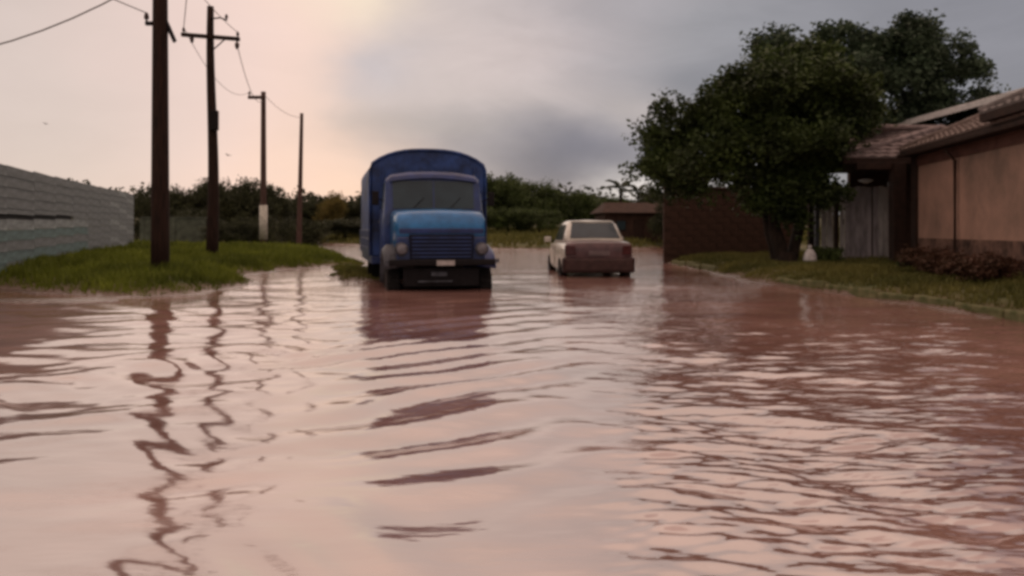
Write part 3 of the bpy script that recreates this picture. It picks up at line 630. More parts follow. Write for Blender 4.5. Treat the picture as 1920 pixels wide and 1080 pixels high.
# birds
def bird(px, py, Y, s, label, roll):
    root = empty('bird', ((px-960)/F*Y, Y, EYE+(430-py)/F*Y), 0.4, label, 'bird', 'birds in the pale sky'); root.rotation_euler = (roll, 0.2, 0.9); root.scale = (s, s, s)
    MB().tube([(0, -0.20, 0), (0, -0.15, 0.01), (0, -0.04, 0), (0, 0.08, 0), (0, 0.17, 0.0)], [0.012, 0.035, 0.05, 0.035, 0.01], n=8).build('body', MT['feather'], root, smooth=True)
    for sd in (-1, 1):
        MB().add([(0.03*sd, -0.07, 0.01), (0.18*sd, -0.10, 0.07), (0.36*sd, -0.02, 0.03), (0.19*sd, 0.03, 0.06), (0.03*sd, 0.05, 0.01),
                  (0.03*sd, -0.07, 0.025), (0.18*sd, -0.10, 0.085), (0.19*sd, 0.03, 0.07), (0.03*sd, 0.05, 0.022)],
                 [(0, 1, 3, 4), (1, 2, 3), (8, 7, 6, 5), (7, 2, 6), (0, 5, 6, 1), (1, 6, 2), (2, 7, 3), (3, 7, 8, 4), (4, 8, 5, 0)]).build('wing', MT['feather'], root)
    MB().add([(-0.02, 0.14, 0), (0.02, 0.14, 0), (0.05, 0.27, 0), (-0.05, 0.27, 0), (-0.02, 0.14, 0.01), (0.02, 0.14, 0.01), (0.05, 0.27, 0.008), (-0.05, 0.27, 0.008)],
             [(3, 2, 1, 0), (4, 5, 6, 7), (0, 1, 5, 4), (1, 2, 6, 5), (2, 3, 7, 6), (3, 0, 4, 7)]).build('tail', MT['feather'], root)
bird(427, 291, 26, 0.42, 'dark bird in the sky just right of the pole with a crossarm', 0.2)
bird(85, 232, 30, 0.36, 'tiny dark bird alone in the pale sky at the far left', 0.5)

# ------------------------------------------------------------------ grey plank fence at the left
A = Vector((-8.87, 12.3, 0)); B = Vector((-17.1, 37.0, 0)); D = (B-A).normalized(); LEN = (B-A).length; nb = 11; bay = LEN/nb
fr = empty('plank_fence', (A.x, A.y, 0), label='long grey green fence of horizontal planks receding at the far left', cat='fence')
ang = math.atan2(D.y, D.x)
fr.rotation_euler = (0, 0, ang)
NP = 10
def plank_mesh(nm, mt, seed):
    rr = random.Random(seed); m = MB(); n = 6; top = []; rings = []
    for k in range(n+1):
        x = -bay/2+0.004+(bay-0.008)*k/n; w_ = 0.02; y_ = rr.uniform(-0.003, 0.003); a = 0.0
        rings.append([(x, y_-w_, 0.004+a), (x, y_+w_, 0.004+a), (x, y_+w_*0.7, 0.221+a), (x, y_-w_*0.4, 0.221+a)])
    m.loft(rings); o = m.build(nm, mt, None, bevel=0.004, seg=1); dg = bpy.context.evaluated_depsgraph_get()
    me = o.data; bpy.data.objects.remove(o); return me
PM = {(k, s): plank_mesh('plank', MT[k], s+len(k)) for k in ('plank', 'plank_teal', 'plank_pale') for s in range(3)}
postme = None
for b in range(nb+1):
    s = b*bay; gx, gy = A.x+D.x*s, A.y+D.y*s; base = 0.27+0.33*max(0, (s-4)/LEN)
    h = 2.27+0.03*math.sin(b*1.9)
    m = MB().box(s-0.05, s+0.05, 0.036, 0.13, base-0.5, base+h-0.14)
    m.build('fence_post', MT['plank'], fr, bevel=0.01)
    if b == nb: break
    for k in range(NP):
        z = base-0.03+k*0.222
        near = b <= 5
        if near and k == 4: kind = 'plank_pale'
        elif near and k in (3, 1): kind = 'plank_teal'
        elif near and k in (0, 1, 3) and (b+k) % 2: kind = 'plank_teal'
        elif b >= nb-3 and (k+b) % 3 == 0: kind = 'plank_pale'
        else: kind = 'plank'
        o = mesh_obj('plank', PM[(kind, (b+k) % 3)], None, fr)
        slit = b <= 4 and k == 5                  # a narrow slit below the half-height plank
        o.location = (s+bay/2, 0.0, z+(0.11 if slit else 0)); o.scale = (1, 1, 0.5 if slit else 1); o.rotation_euler = (random.uniform(-0.015, 0.015), random.uniform(-0.001, 0.001), random.uniform(-0.002, 0.002))
# dark strip added behind the open slit, stands for its shade
MB().box(0.05, 5*bay-0.05, 0.026, 0.034, 1.30, 1.62).build('slit_shade_strip', MT['dark_metal'], fr)

# low wall farther on
lw = empty('low_wall', (-16.2, 40.5, 0.3), R(8), 'low grey green concrete wall seen right of the tall pole', 'wall')
MB().box(-2.0, 1.0, -0.08, 0.08, -0.4, 1.40).build('wall_body', MT['concrete'], lw, bevel=0.02)
MB().box(-2.05, 1.05, -0.12, 0.12, 1.402, 1.46).build('coping', MT['concrete'], lw, bevel=0.01)
for x in (-1.95, -0.5, 0.95): MB().box(x-0.1, x+0.1, -0.13, -0.082, -0.4, 1.39).build('pier', MT['concrete'], lw, bevel=0.01)

# ------------------------------------------------------------------ right bank: kerb
def strip(name, pts, w_, h, mt, label, cat, group=None):
    rings = []; n = len(pts); fine = []
    for i in range(n-1):
        for k in range(8): q = k/8; fine.append((pts[i][0]*(1-q)+pts[i+1][0]*q, pts[i][1]*(1-q)+pts[i+1][1]*q))
    fine.append(pts[-1]); rr = random.Random(3)
    for i, (x, y) in enumerate(fine):
        a = fine[max(0, i-1)]; b = fine[min(len(fine)-1, i+1)]; d = Vector((b[0]-a[0], b[1]-a[1], 0)).normalized(); nrm = Vector((d.y, -d.x, 0))
        ww = w_*rr.uniform(0.88, 1.12); hh = h*rr.uniform(0.86, 1.12)
        prof = [(-ww, -0.3), (-ww, hh*0.55), (-ww*0.75, hh*0.9), (0, hh), (ww*0.75, hh*0.9), (ww, hh*0.5), (ww, -0.3)]
        rings.append([Vector((x, y, 0))+nrm*q+Vector((0, 0, z)) for q, z in prof])
    o = MB().loft(rings).build(name, mt, smooth=True)
    return tag(o, label, cat, group)
KST = []
for q in range(4):
    rr = random.Random(20+q); j_ = lambda v, a=0.02: v+rr.uniform(-a, a)
    o = MB().hexa([(-.43, j_(-.11), -.3), (.43, j_(-.11), -.3), (.43, .11, -.3), (-.43, .11, -.3), (j_(-.43, .006), j_(-.10), j_(.15)), (j_(.43, .006), j_(-.10), j_(.15)), (.43, j_(.09), j_(.17)), (-.43, j_(.09), j_(.17))]).build('kerb_stone', MT['mossy'], None, bevel=0.03, seg=3)
    KST.append(o)
def kerb(pts, label):
    root = empty('kerb', (pts[0][0], pts[0][1], 0), label=label, cat='kerb', group='worn kerbs along the right bank')
    P2 = [Vector((x, y, 0)) for x, y in pts]; k = 0
    for a, b in zip(P2[:-1], P2[1:]):
        d = b-a; n = max(1, round(d.length/0.9)); st = d.length/n
        for i_ in range(n):
            c = a+d*((i_+.5)/n); o = KST[k % 4].copy(); COL.objects.link(o); o.parent = root; k += 1
            o.location = c-root.location+Vector((random.uniform(-.03, .03), 0, random.uniform(-.04, .02))); o.scale = (st/0.9, 1, 1)
            o.rotation_euler = (random.uniform(-.07, .07), random.uniform(-.03, .03), math.atan2(d.y, d.x)+random.uniform(-.03, .03))
kerb([(6.38, 4), (6.42, 8), (6.40, 10.5), (6.22, 12.6), (5.78, 15.0), (5.55, 17)], 'long low mossy kerb of worn stones along the water in front of the salmon house')
kerb([(5.45, 21.5), (5.4, 24), (5.35, 27)], 'short pale mossy kerb before the brown wall, right of the car')
for o in KST: bpy.data.objects.remove(o)

# brown wall behind the tree: courses of blocks
bw_ = empty('brown_wall', (5.15, 27.8, 0.25), 0.0, 'dark brown block wall behind the big forked tree', 'wall')
MB().box(0, 4.6, 0.0, 0.14, -0.4, 2.25).build('wall_core', MT['stucco_dark'], bw_)
blk = []
for s in range(2):
    o = MB().box(-0.245, 0.245, -0.02, 0.0, 0.006, 0.206).build('block', MT['brick'], None, bevel=0.006, seg=1); blk.append(o.data); bpy.data.objects.remove(o)
for c in range(10):
    for k in range(9):
        x = 0.25+k*0.505+(0.25 if c % 2 else 0)
        if x > 4.4: continue
        o = mesh_obj('block', blk[(c+k) % 2], None, bw_); o.location = (x, -0.002-random.random()*0.006, c*0.215+0.02)
MB().box(-0.08, 4.68, -0.07, 0.2, 2.253, 2.33).build('coping', MT['stucco_dark'], bw_, bevel=0.01)
# brown house far behind the car
sh = empty('small_house', (8.2, 52.0, 0.45), R(4), 'small brown house far behind the cream car with a low grey roof', 'house')
MB().box(-2.3, 2.0, 0, 4, -0.5, 1.75).build('wall', MT['stucco_dark'], sh)
MB().hexa([(-2.6, -0.4, 1.752), (2.3, -0.4, 1.752), (2.3, 4.3, 1.752), (-2.6, 4.3, 1.752), (-2.0, 1.6, 2.45), (1.7, 1.6, 2.45), (1.7, 2.3, 2.45), (-2.0, 2.3, 2.45)]).build('roof', MT['brick'], sh)
for x in (-1.3, 0.9):
    wf = MB().box(x-0.35, x+0.35, -0.04, -0.003, 0.6, 1.3).build('window', MT['column'], sh); MB().box(x-0.28, x+0.28, -0.05, -0.042, 0.67, 1.23).build('pane', MT['glass'], wf)
MB().box(-0.5, 0.2, -0.04, -0.003, -0.2, 1.35).build('door', MT['column'], sh)

# ------------------------------------------------------------------ salmon house
hs = empty('salmon_house', (0, 0, 0), label='single storey salmon house with brown tiled hip roof at the right edge', cat='house')
Ac, Bc, Cc, Dc = Vector((9.50, 19.3, 0)), Vector((8.0, 9.2, 0)), Vector((15.6, 8.0, 0)), Vector((17.1, 18.6, 0))
def wall_slab(name, a, b, th, z0, z1, mt, parent, bevel=0.0):
    d = (b-a).normalized(); n = Vector((d.y, -d.x, 0))*th
    return MB().hexa([a+Vector((0, 0, z0)), b+Vector((0, 0, z0)), b+n+Vector((0, 0, z0)), a+n+Vector((0, 0, z0)),
                      a+Vector((0, 0, z1)), b+Vector((0, 0, z1)), b+n+Vector((0, 0, z1)), a+n+Vector((0, 0, z1))]).build(name, mt, parent, bevel=bevel)
core = MB().hexa([Ac+Vector((0, 0, -.2)), Bc+Vector((0, 0, -.2)), Cc+Vector((0, 0, -.2)), Dc+Vector((0, 0, -.2)), Ac+Vector((0, 0, 2.9)), Bc+Vector((0, 0, 2.9)), Cc+Vector((0, 0, 2.9)), Dc+Vector((0, 0, 2.9))])
core.build('wall', MT['stucco'], hs, bevel=0.015)
dAB = (Bc-Ac).normalized(); nAB = Vector((dAB.y, -dAB.x, 0))
if nAB.x > 0: nAB = -nAB
# darker plinth and dark reddish band under the eaves, standing proud
def proud(name, s0, s1, z0, z1, th, mt, off=0.002):
    a = Ac+dAB*s0+nAB*off; b = Ac+dAB*s1+nAB*off; n = nAB*th
    return MB().hexa([a+Vector((0, 0, z0)), b+Vector((0, 0, z0)), b+n+Vector((0, 0, z0)), a+n+Vector((0, 0, z0)), a+Vector((0, 0, z1)), b+Vector((0, 0, z1)), b+n+Vector((0, 0, z1)), a+n+Vector((0, 0, z1))]).build(name, mt, hs, bevel=0.008)
proud('plinth', 0.02, 10.5, 0.0, 0.62, 0.035, MT['stucco_dark'])
proud('eave_band', 0.02, 10.5, 2.62, 2.84, 0.03, mat('eave_band_colour', (0.13, 0.06, 0.045), 0.9, 0.3, 2))
proud('corner_post', -0.12, 0.22, -0.1, 2.86, 0.06, MT['column'])

proud('damp_band', 0.25, 10.5, 0.621, 0.95, 0.004, mat('damp_stucco', (0.17, 0.10, 0.075), 0.85, 0.5, 2.5, 0.4, 30))
def hip_roof(name, eave, ridge, ze, zr, courses, mt, parent, thick=0.035):
    """eave: 4 corners ccw, ridge: 2 points. faces: (e0,e1,r..)"""
    e = [Vector((*p, ze)) for p in eave]; r0, r1 = [Vector((*p, zr)) for p in ridge]
    faces = [(e[0], e[1], r1, r0), (e[1], e[2], r1, r1), (e[2], e[3], r0, r1), (e[3], e[0], r0, r0)]
    m = MB()
    for (a, b, c, d) in faces:
        nrm = (b-a).cross(d-a)
        if nrm.z < 0: nrm = -nrm
        nrm.normalize()
        for k in range(courses):
            q0, q1 = k/courses, (k+1.25)/courses; q1 = min(q1, 1)
            p0, p1 = a.lerp(d, q0), b.lerp(c, q0); p2, p3 = b.lerp(c, q1), a.lerp(d, q1)
            nseg = max(2, int((p1-p0).length/0.28)); up = nrm*thick
            for j in range(nseg):
                u0, u1 = j/nseg, (j+1)/nseg; um = (u0+u1)/2; hgt = nrm*0.03
                A0, A1, Am = p0.lerp(p1, u0), p0.lerp(p1, u1), p0.lerp(p1, um)+hgt
                B0, B1, Bm = p3.lerp(p2, u0), p3.lerp(p2, u1), p3.lerp(p2, um)+hgt*0.6
                m.add([A0+up, Am+up, A1+up, B1, Bm, B0, A0, A1], [(0, 1, 4, 5), (1, 2, 3, 4), (6, 7, 2, 1, 0)])
    o = m.build(name, mt, parent)
    # soffit
    MB().hexa([e[0]-Vector((0, 0, .14)), e[1]-Vector((0, 0, .14)), e[2]-Vector((0, 0, .14)), e[3]-Vector((0, 0, .14)), *[q-Vector((0, 0, .004)) for q in e]]).build('fascia', MT['column'], o)
    for (a, b) in ((e[0], r0), (e[1], r1), (e[2], r1), (e[3], r0), (r0, r1)):
        MB().tube([a+Vector((0, 0, .05)), b+Vector((0, 0, .07))], 0.075, n=8).build('ridge_cap', mt, o, smooth=True)
    return o
hip_roof('roof', [(9.25, 19.55), (7.6, 8.7), (16.1, 7.4), (17.6, 19.2)], [(12.7, 16.2), (11.9, 11.4)], 3.0, 4.75, 13, MT['tile'], hs)
hip_roof('porch_roof', [(8.30, 14.55), (7.45, 7.6), (11.8, 7.0), (12.6, 14.1)], [(11.0, 13.0), (10.4, 9.0)], 3.19, 4.45, 9, MT['tile_grey'], hs)
proud('gutter', -0.15, 10.4, 2.845, 2.93, 0.09, MT['column'], 0.28)
dp = Ac+dAB*2.6+nAB*0.07
MB().tube([dp+Vector((0, 0, 0.3)), dp+Vector((0, 0, 2.55)), dp+nAB*0.2+Vector((0, 0, 2.8))], 0.035, n=8).build('downpipe', MT['stucco_dark'], hs, smooth=True)
# carport roof over the gate and its dark pillar
hip_roof('carport_roof', [(8.25, 20.4), (8.5, 24.0), (13.0, 24.0), (13.0, 20.4)][::-1], [(11.6, 22.2), (10.0, 22.2)], 2.93, 3.85, 8, MT['tile_pale'], hs)
MB().box(9.32, 9.62, 19.98, 20.28, 0.1, 2.78).build('pillar', MT['column'], hs, bevel=0.01)
MB().box(8.45, 8.6, 23.3, 23.45, 0.1, 2.78).build('pillar', MT['column'], hs, bevel=0.01)
MB().box(8.45, 9.31, 20.06, 20.2, 2.62, 2.785).build('beam', MT['column'], hs, bevel=0.01)
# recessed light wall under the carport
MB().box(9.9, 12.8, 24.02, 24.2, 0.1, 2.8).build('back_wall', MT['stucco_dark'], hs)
lp = MB().tube([(9.33, 21.6, 2.48), (9.33, 21.6, 2.44), (9.33, 21.6, 2.36)], [0.10, 0.20, 0.05], n=12).build('ceiling_lamp', MT['pale_roof'], hs, smooth=True)
MB().box(9.32, 9.34, 21.59, 21.61, 2.47, 2.80).build('rod', MT['dark_metal'], lp)

# gate
gt = empty('board_gate', (8.2, 22.0, 0.28), 0.0, 'grey board gate between the big tree trunk and the dark pillar', 'gate')
def leafgate(x0, x1, pale):
    MB().box(x0, x1, 0.03, 0.06, 0.25, 0.34).build('gate_rail', MT['dark_metal'], gt)
    MB().box(x0, x1, 0.03, 0.06, 1.80, 1.89).build('gate_rail', MT['dark_metal'], gt)
    n = int(round((x1-x0)/0.15)); w_ = (x1-x0)/n
    for k in range(n):
        z = 2.02+0.02*math.sin(k*2.3)
        MB().box(x0+k*w_+0.006, x0+(k+1)*w_-0.006, -0.002*(k % 3), 0.024, 0.04, z).build('gate_board', MT['gate_pale'] if k in pale else MT['gate'], gt, bevel=0.004, seg=1)
leafgate(0.10, 0.42, {0, 1}); leafgate(0.60, 1.46, {0}); leafgate(1.50, 1.92, {1, 2})
for x in (0.0, 0.51, 1.98): MB().box(x-0.06, x+0.06, -0.04, 0.09, -0.3, 2.15).build('gate_post', MT['column'] if x == 0.51 else MT['grey_metal'], gt, bevel=0.01)
MB().tube([(0.68, -0.05, 1.0), (0.68, -0.05, 1.15)], 0.012, n=6).build('handle', MT['dark_metal'], gt)

# neighbour with pale metal roof behind
nh = empty('neighbour_house', (0, 0, 0), label='house behind the salmon house, its pale metal roof edge shining above the tiles', cat='house')
MB().box(14.4, 21, 25.6, 32, -0.2, 4.6).build('wall', MT['stucco_dark'], nh)
MB().hexa([(13.55, 25, 4.72), (22, 25, 7.0), (22, 33, 7.0), (13.55, 33, 4.72), (13.55, 25, 4.86), (22, 25, 7.16), (22, 33, 7.16), (13.55, 33, 4.86)]).build('roof', MT['pale_roof'], nh)
for k in range(9):
    x = 13.9+k*0.9; z = 4.86+(x-13.55)*0.2722; MB().box(x-0.03, x+0.03, 24.99, 33.0, z-0.02, z+0.05).build('roof_rib', MT['pale_roof'], nh)

# shrubs at the foot of the house wall
def shrub(x, y, w_, h, mt, label, grp, seed):
    z = float(height(np.array([x]), np.array([y]))[0]); root = empty('shrub', (x, y, z-0.03), label=label, cat='shrub', group=grp)
    lob = [(0, 0, h*.45, w_*.42, w_*.38, h*.42)]; rr = random.Random(seed)
    for k in range(5): lob.append((rr.uniform(-.35, .35)*w_, rr.uniform(-.3, .3)*w_, rr.uniform(.3, .75)*h, w_*.2, w_*.2, h*.22))
    mesh_obj('foliage', leaves([l[:3] for l in lob], [l[3:] for l in lob], 2600, 0.075, 0.07, 20, seed=seed), mt, root)
    m = MB()
    for k in range(5): m.tube(*limb((0, 0, 0), (rr.uniform(-.3, .3)*w_, rr.uniform(-.3, .3)*w_, h*.7), .015, .006, .1, 4, k), n=5)
    m.build('stem', MT['bark'], root)
gs = 'reddish brown shrubs along the foot of the salmon wall'
shrub(8.0, 15.5, 1.0, 0.62, MT['leaf_red'], 'reddish brown shrub farthest along the salmon wall', gs, 1)
shrub(7.75, 14.4, 1.0, 0.52, MT['leaf_red'], 'second reddish shrub along the salmon wall from the far end', gs, 2)
shrub(7.65, 13.2, 1.1, 0.55, MT['leaf_red'], 'reddish brown shrub at the right edge by the salmon wall', gs, 3)
shrub(8.45, 17.2, 0.9, 0.40, MT['leaf'], 'low green shrub at the wall corner near the dark pillar', 'green shrubs before the gate', 4)
shrub(7.9, 20.6, 0.9, 0.42, MT['leaf_hill'], 'low green shrub in front of the grey gate', 'green shrubs before the gate', 5)
# white sack
sk = empty('white_sack', (7.42, 20.4, 0.24), 0.3, 'small white sack leaning beside the foot of the forked trunk', 'sack')
rings = []
for k, (z, r_) in enumerate([(0, .10), (.04, .17), (.16, .19), (.30, .16), (.40, .09), (.44, .035), (.47, .05), (.52, .07)]):
    rings.append([(r_*math.cos(a)*(1+.08*math.sin(3*a+k)), r_*.8*math.sin(a), z) for a in [2*math.pi*j/12 for j in range(12)]])
MB().loft(rings).build('bag', MT['sack'], sk, smooth=True, sub=1)
MB().tube([(.045*math.cos(a), .04*math.sin(a), .44) for a in [2*math.pi*j/10 for j in range(11)]], .008, n=5).build('tie_string', MT['dark_metal'], sk)

# ------------------------------------------------------------------ blue lorry
def wheel(parent, x, y, z, r_, w_, side):
    tp = [(-w_/2, r_*.62), (-w_/2, r_*.92), (-w_*.38, r_), (w_*.38, r_), (w_/2, r_*.92), (w_/2, r_*.62)]
    root = MB().lathe_x(tp, x, y, z, 28).build('wheel', MT['rubber'], parent, smooth=False)
    rp = [(side*w_*.20, 0.0), (side*w_*.30, r_*.16), (side*w_*.15, r_*.3), (side*w_*.15, r_*.5), (side*w_*.42, r_*.58), (side*w_*.45, r_*.625)]
    MB().lathe_x(rp, x, y, z, 24).build('rim', MT['rim'], root, smooth=True)
    m = MB()
    for k in range(28):
        q = 2*math.pi*k/28; m.tube([(x-w_*.4, y+math.cos(q)*r_, z+math.sin(q)*r_), (x+w_*.4, y+math.cos(q+.06)*r_, z+math.sin(q+.06)*r_)], .016, n=4)
    m.build('tread', MT['rubber'], root)
lo = empty('lorry', (-1.30, 15.35, -0.43), R(13), 'blue lorry with a high canvas covered body driving through the flood', 'lorry')
# cover: arched profile
def arch(w_, z0, zs, zt, n=14):
    pts = [(-w_/2, z0), (-w_/2, zs-0.12)]
    for k in range(n+1):
        u = -1+2*k/n; pts.append((w_/2*(0.965*u if abs(u) > .99 else u*0.975), zs+(zt-zs)*(1-abs(u)**2.8)))
    pts += [(w_/2, zs-0.12), (w_/2, z0)]
    return pts
CW, CY0, CY1 = 2.42, 2.1, 6.4
rings = []; ny = 20
for k in range(ny+1):
    y = CY0+(CY1-CY0)*k/ny; s = 0.018*math.cos(k*math.pi*2/4)
    rings.append([(x*(1+s*.3), y, z+(s if z > 2.6 else 0)) for x, z in arch(CW, 1.02, 2.95, 3.25)])
MB().loft(rings).build('cargo_cover', MT['canvas'], lo, smooth=False, bevel=0.03)
# rim roll of canvas at the front, inner recessed panel darker
m = MB(); pf = arch(CW+0.02, 1.02, 2.96, 3.26); m.tube([(x, CY0-0.01, z) for x, z in pf], 0.035, n=8, cap=True); m.build('cover_rim', MT['canvas'], lo, smooth=True)
for x in (-0.95, 0.95): MB().tube([(x, CY0-0.02, 1.1), (x*1.02, CY0-0.02, 2.9)], 0.02, n=6).build('cover_rope', MT['navy'], lo)
MB().box(-1.2, 1.2, CY0-0.02, CY1+0.02, 0.86, 1.015).build('cargo_bed', MT['navy'], lo, bevel=0.015)
for s in (-1, 1):
    for k in range(3): MB().box(s*1.235-0.015, s*1.235+0.015, CY0+0.05, CY1-0.05, 1.03+k*0.19, 1.20+k*0.19).build('side_board', MT['navy'], lo, bevel=0.008)
MB().box(-0.42, 0.42, 0.2, CY1-0.1, 0.62, 0.84).build('chassis', MT['dark_metal'], lo)
MB().tube([(-0.95, 0.75, 0.47), (0.95, 0.75, 0.47)], 0.06, n=8).build('axle', MT['dark_metal'], lo)
MB().tube([(-0.95, 5.1, 0.47), (0.95, 5.1, 0.47)], 0.07, n=8).build('axle', MT['dark_metal'], lo)
# cab
def ringr(y, hw0, hw1, z0, z1, crown):
    # bottom left round to bottom right, over the roof
    return [(-hw0, y, z0), (-hw0*1.01, y, (z0+z1)/2), (-hw1, y, z1-0.10), (-hw1*.90, y, z1-.015), (-hw1*.5, y, z1+crown*.75), (0, y, z1+crown), (hw1*.5, y, z1+crown*.75), (hw1*.90, y, z1-.015),
            (hw1, y, z1-0.10), (hw0*1.01, y, (z0+z1)/2), (hw0, y, z0)]
cab = MB()
cab.loft([ringr(1.22, 1.01, .99, 0.95, 1.72, .05), ringr(1.24, 1.02, .99, 0.95, 1.93, .04), ringr(1.36, 1.02, .95, 0.95, 2.64, .05), ringr(1.45, 1.02, .95, 0.95, 2.70, .06), ringr(2.02, 1.02, .95, 0.95, 2.70, .06)])
cab.build('cab', MT['navy'], lo, bevel=0.03, smooth=False)
# curved windscreen frame and two piece glass, standing proud of the cab front
def scr(x0, x1, u0, u1, off, th):
    ps = []
    for z_, u in ((u0, u0), (u1, u1)):
        yy = 1.24+(z_-1.93)/(2.64-1.93)*0.12
        ps.append(yy-off)
    return MB().hexa([(x0, ps[0], u0), (x1, ps[0], u0), (x1, ps[0]+th, u0), (x0, ps[0]+th, u0), (x0, ps[1], u1), (x1, ps[1], u1), (x1, ps[1]+th, u1), (x0, ps[1]+th, u1)])
fm = MB()
n = 12
for k in range(n):
    xa, xb = -0.88+1.76*k/n, -0.88+1.76*(k+1)/n; za = 2.56+0.08*(1-(xa/.88)**2); zb = 2.56+0.08*(1-(xb/.88)**2)
    ya = 1.24+(za-1.93)/.71*.12-.10; yb = 1.24+(zb-1.93)/.71*.12-.10
    fm.hexa([(xa, ya, za-.02), (xb, yb, zb-.02), (xb, yb+.13, zb-.02), (xa, ya+.13, za-.02), (xa, ya+.02, za+.05), (xb, yb+.02, zb+.05), (xb, yb+.13, zb+.05), (xa, ya+.13, za+.05)])
fm.build('sun_visor', MT['navy'], lo)
for (x0, x1) in ((-0.82, -0.012), (0.012, 0.82)):
    ps = scr(x0, x1, 2.0, 2.56, .018, .012).build('windscreen', MT['glass'], lo)
scr(-0.012, 0.012, 2.0, 2.56, .028, .02).build('windscreen_divider', MT['navy'], lo)
for x in (-.42, .32): MB().tube([(x, 1.20, 2.0), (x+.22, 1.235, 2.22)], .008, n=5).build('wiper', MT['dark_metal'], lo)
for s in (-1, 1):
    d = MB().hexa([(s*1.025, 1.38, 1.0), (s*1.05, 1.38, 1.0), (s*1.05, 1.96, 1.0), (s*1.025, 1.96, 1.0), (s*1.015, 1.42, 1.98), (s*1.04, 1.42, 1.98), (s*1.04, 1.96, 1.98), (s*1.015, 1.96, 1.98)]).build('door', MT['navy'], lo, bevel=.008)
    MB().hexa([(s*1.01, 1.46, 2.0), (s*1.025, 1.46, 2.0), (s*1.025, 1.92, 2.0), (s*1.01, 1.92, 2.0), (s*.965, 1.5, 2.52), (s*.98, 1.5, 2.52), (s*.98, 1.92, 2.52), (s*.965, 1.92, 2.52)]).build('side_window', MT['glass'], d)
    MB().box(s*1.055-.01, s*1.055+.01, 1.8, 1.9, 1.72, 1.75).build('handle', MT['chrome'], d)
    a = MB().tube([(s*1.0, 1.35, 2.15), (s*1.17, 1.22, 2.22)], .012, n=6).build('mirror', MT['dark_metal'], lo)
    MB().box(s*1.17-.07, s*1.17+.07, 1.19, 1.22, 2.06, 2.34).build('mirror_housing', MT['dark_metal'], a, bevel=.015)
# bonnet: rounded nose, reflected sky painted in as a lighter blue
def hring(y, hw, zl, zh):
    return [(-hw, y, zl), (-hw*1.0, y, zh-.12), (-hw*.95, y, zh-.03), (-hw*.7, y, zh), (0, y, zh+.02), (hw*.7, y, zh), (hw*.95, y, zh-.03), (hw*1.0, y, zh-.12), (hw, y, zl)]
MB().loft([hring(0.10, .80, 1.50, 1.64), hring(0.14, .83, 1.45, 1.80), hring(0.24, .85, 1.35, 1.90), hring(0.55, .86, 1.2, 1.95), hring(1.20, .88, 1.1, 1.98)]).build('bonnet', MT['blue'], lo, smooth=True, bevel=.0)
MB().hexa([(-.80, .085, 1.50), (.80, .085, 1.50), (.82, .6, 1.50), (-.82, .6, 1.50), (-.80, .07, 1.60), (.80, .07, 1.60), (.82, .6, 1.60), (-.82, .6, 1.60)]).build('bonnet_lip', MT['navy'], lo, bevel=.02)
gsh = MB().hexa([(-.60, .10, .98), (.60, .10, .98), (.6, .5, .98), (-.6, .5, .98), (-.62, .07, 1.49), (.62, .07, 1.49), (.62, .5, 1.49), (-.62, .5, 1.49)]).build('grille', MT['grille'], lo, bevel=.02)
for k in range(6): MB().box(-.56, .56, .045+.004*(5-k), .075+.004*(5-k), 1.05+k*.072, 1.075+k*.072).build('grille_bar', MT['navy'], gsh)
# wings, wheel arches
for s in (-1, 1):
    rr_ = []
    for k in range(9):
        q = .55+(math.pi-.55)*k/8; y = .75-.62*math.cos(q); z = .62+.62*math.sin(q)
        rr_.append([(s*.62, y, z-.0), (s*.70, y, z+.06), (s*1.00, y, z+.05), (s*1.07, y, z-.03), (s*1.07, y, z-.12), (s*.62, y, z-.06)])
    MB().loft(rr_).build('wing', MT['grey_metal'] if s < 0 else MT['navy'], lo, smooth=True)
    h = MB().tube([(s*.76, .02, 1.21), (s*.76, .10, 1.21), (s*.76, .24, 1.21)], [.125, .13, .09], n=18).build('headlight', MT['grey_metal'], lo, smooth=True)
    MB().tube([(s*.76, -.01, 1.21), (s*.76, .018, 1.21)], [.085, .105], n=18).build('lens', MT['lens'], h, smooth=True)
    MB().box(s*.70-.14, s*.70+.14, .12, .5, .98, 1.45).build('nose_side', MT['navy'], lo, bevel=.04)
    wheel(lo, s*.88, .75, .48, .48, .26, s)
    wheel(lo, s*.98, 5.1, .48, .48, .24, s); wheel(lo, s*.70, 5.1, .48, .48, .24, s)
    MB().box(s*.98-.17, s*.98+.17, 4.45, 4.47, .35, .85).build('mudflap', MT['rubber'], lo)
bmp = MB().box(-1.0, 1.0, -.06, .06, .90, 1.02).build('bumper', MT['dark_metal'], lo, bevel=.025)
MB().box(-.12, .22, -.074, -.063, .905, 1.0).build('license_plate', MT['plate'], bmp)
MB().box(-.72, .72, .12, .2, .50, .85).build('radiator_guard', MT['dark_metal'], lo, bevel=.02)
MB().box(-.20, .10, .095, .117, .70, .78).build('tow_plate', MT['grey_metal'], lo, bevel=.004)
MB().tube([(-.45, .08, .60), (.2, .08, .60)], .018, n=6).build('tow_bar', MT['grey_metal'], lo)
for s in (-1, 1): MB().box(s*1.02-.06, s*1.02+.06, -.02, .05, .95, 1.02).build('indicator', MT['grey_metal'], bmp, bevel=.01)

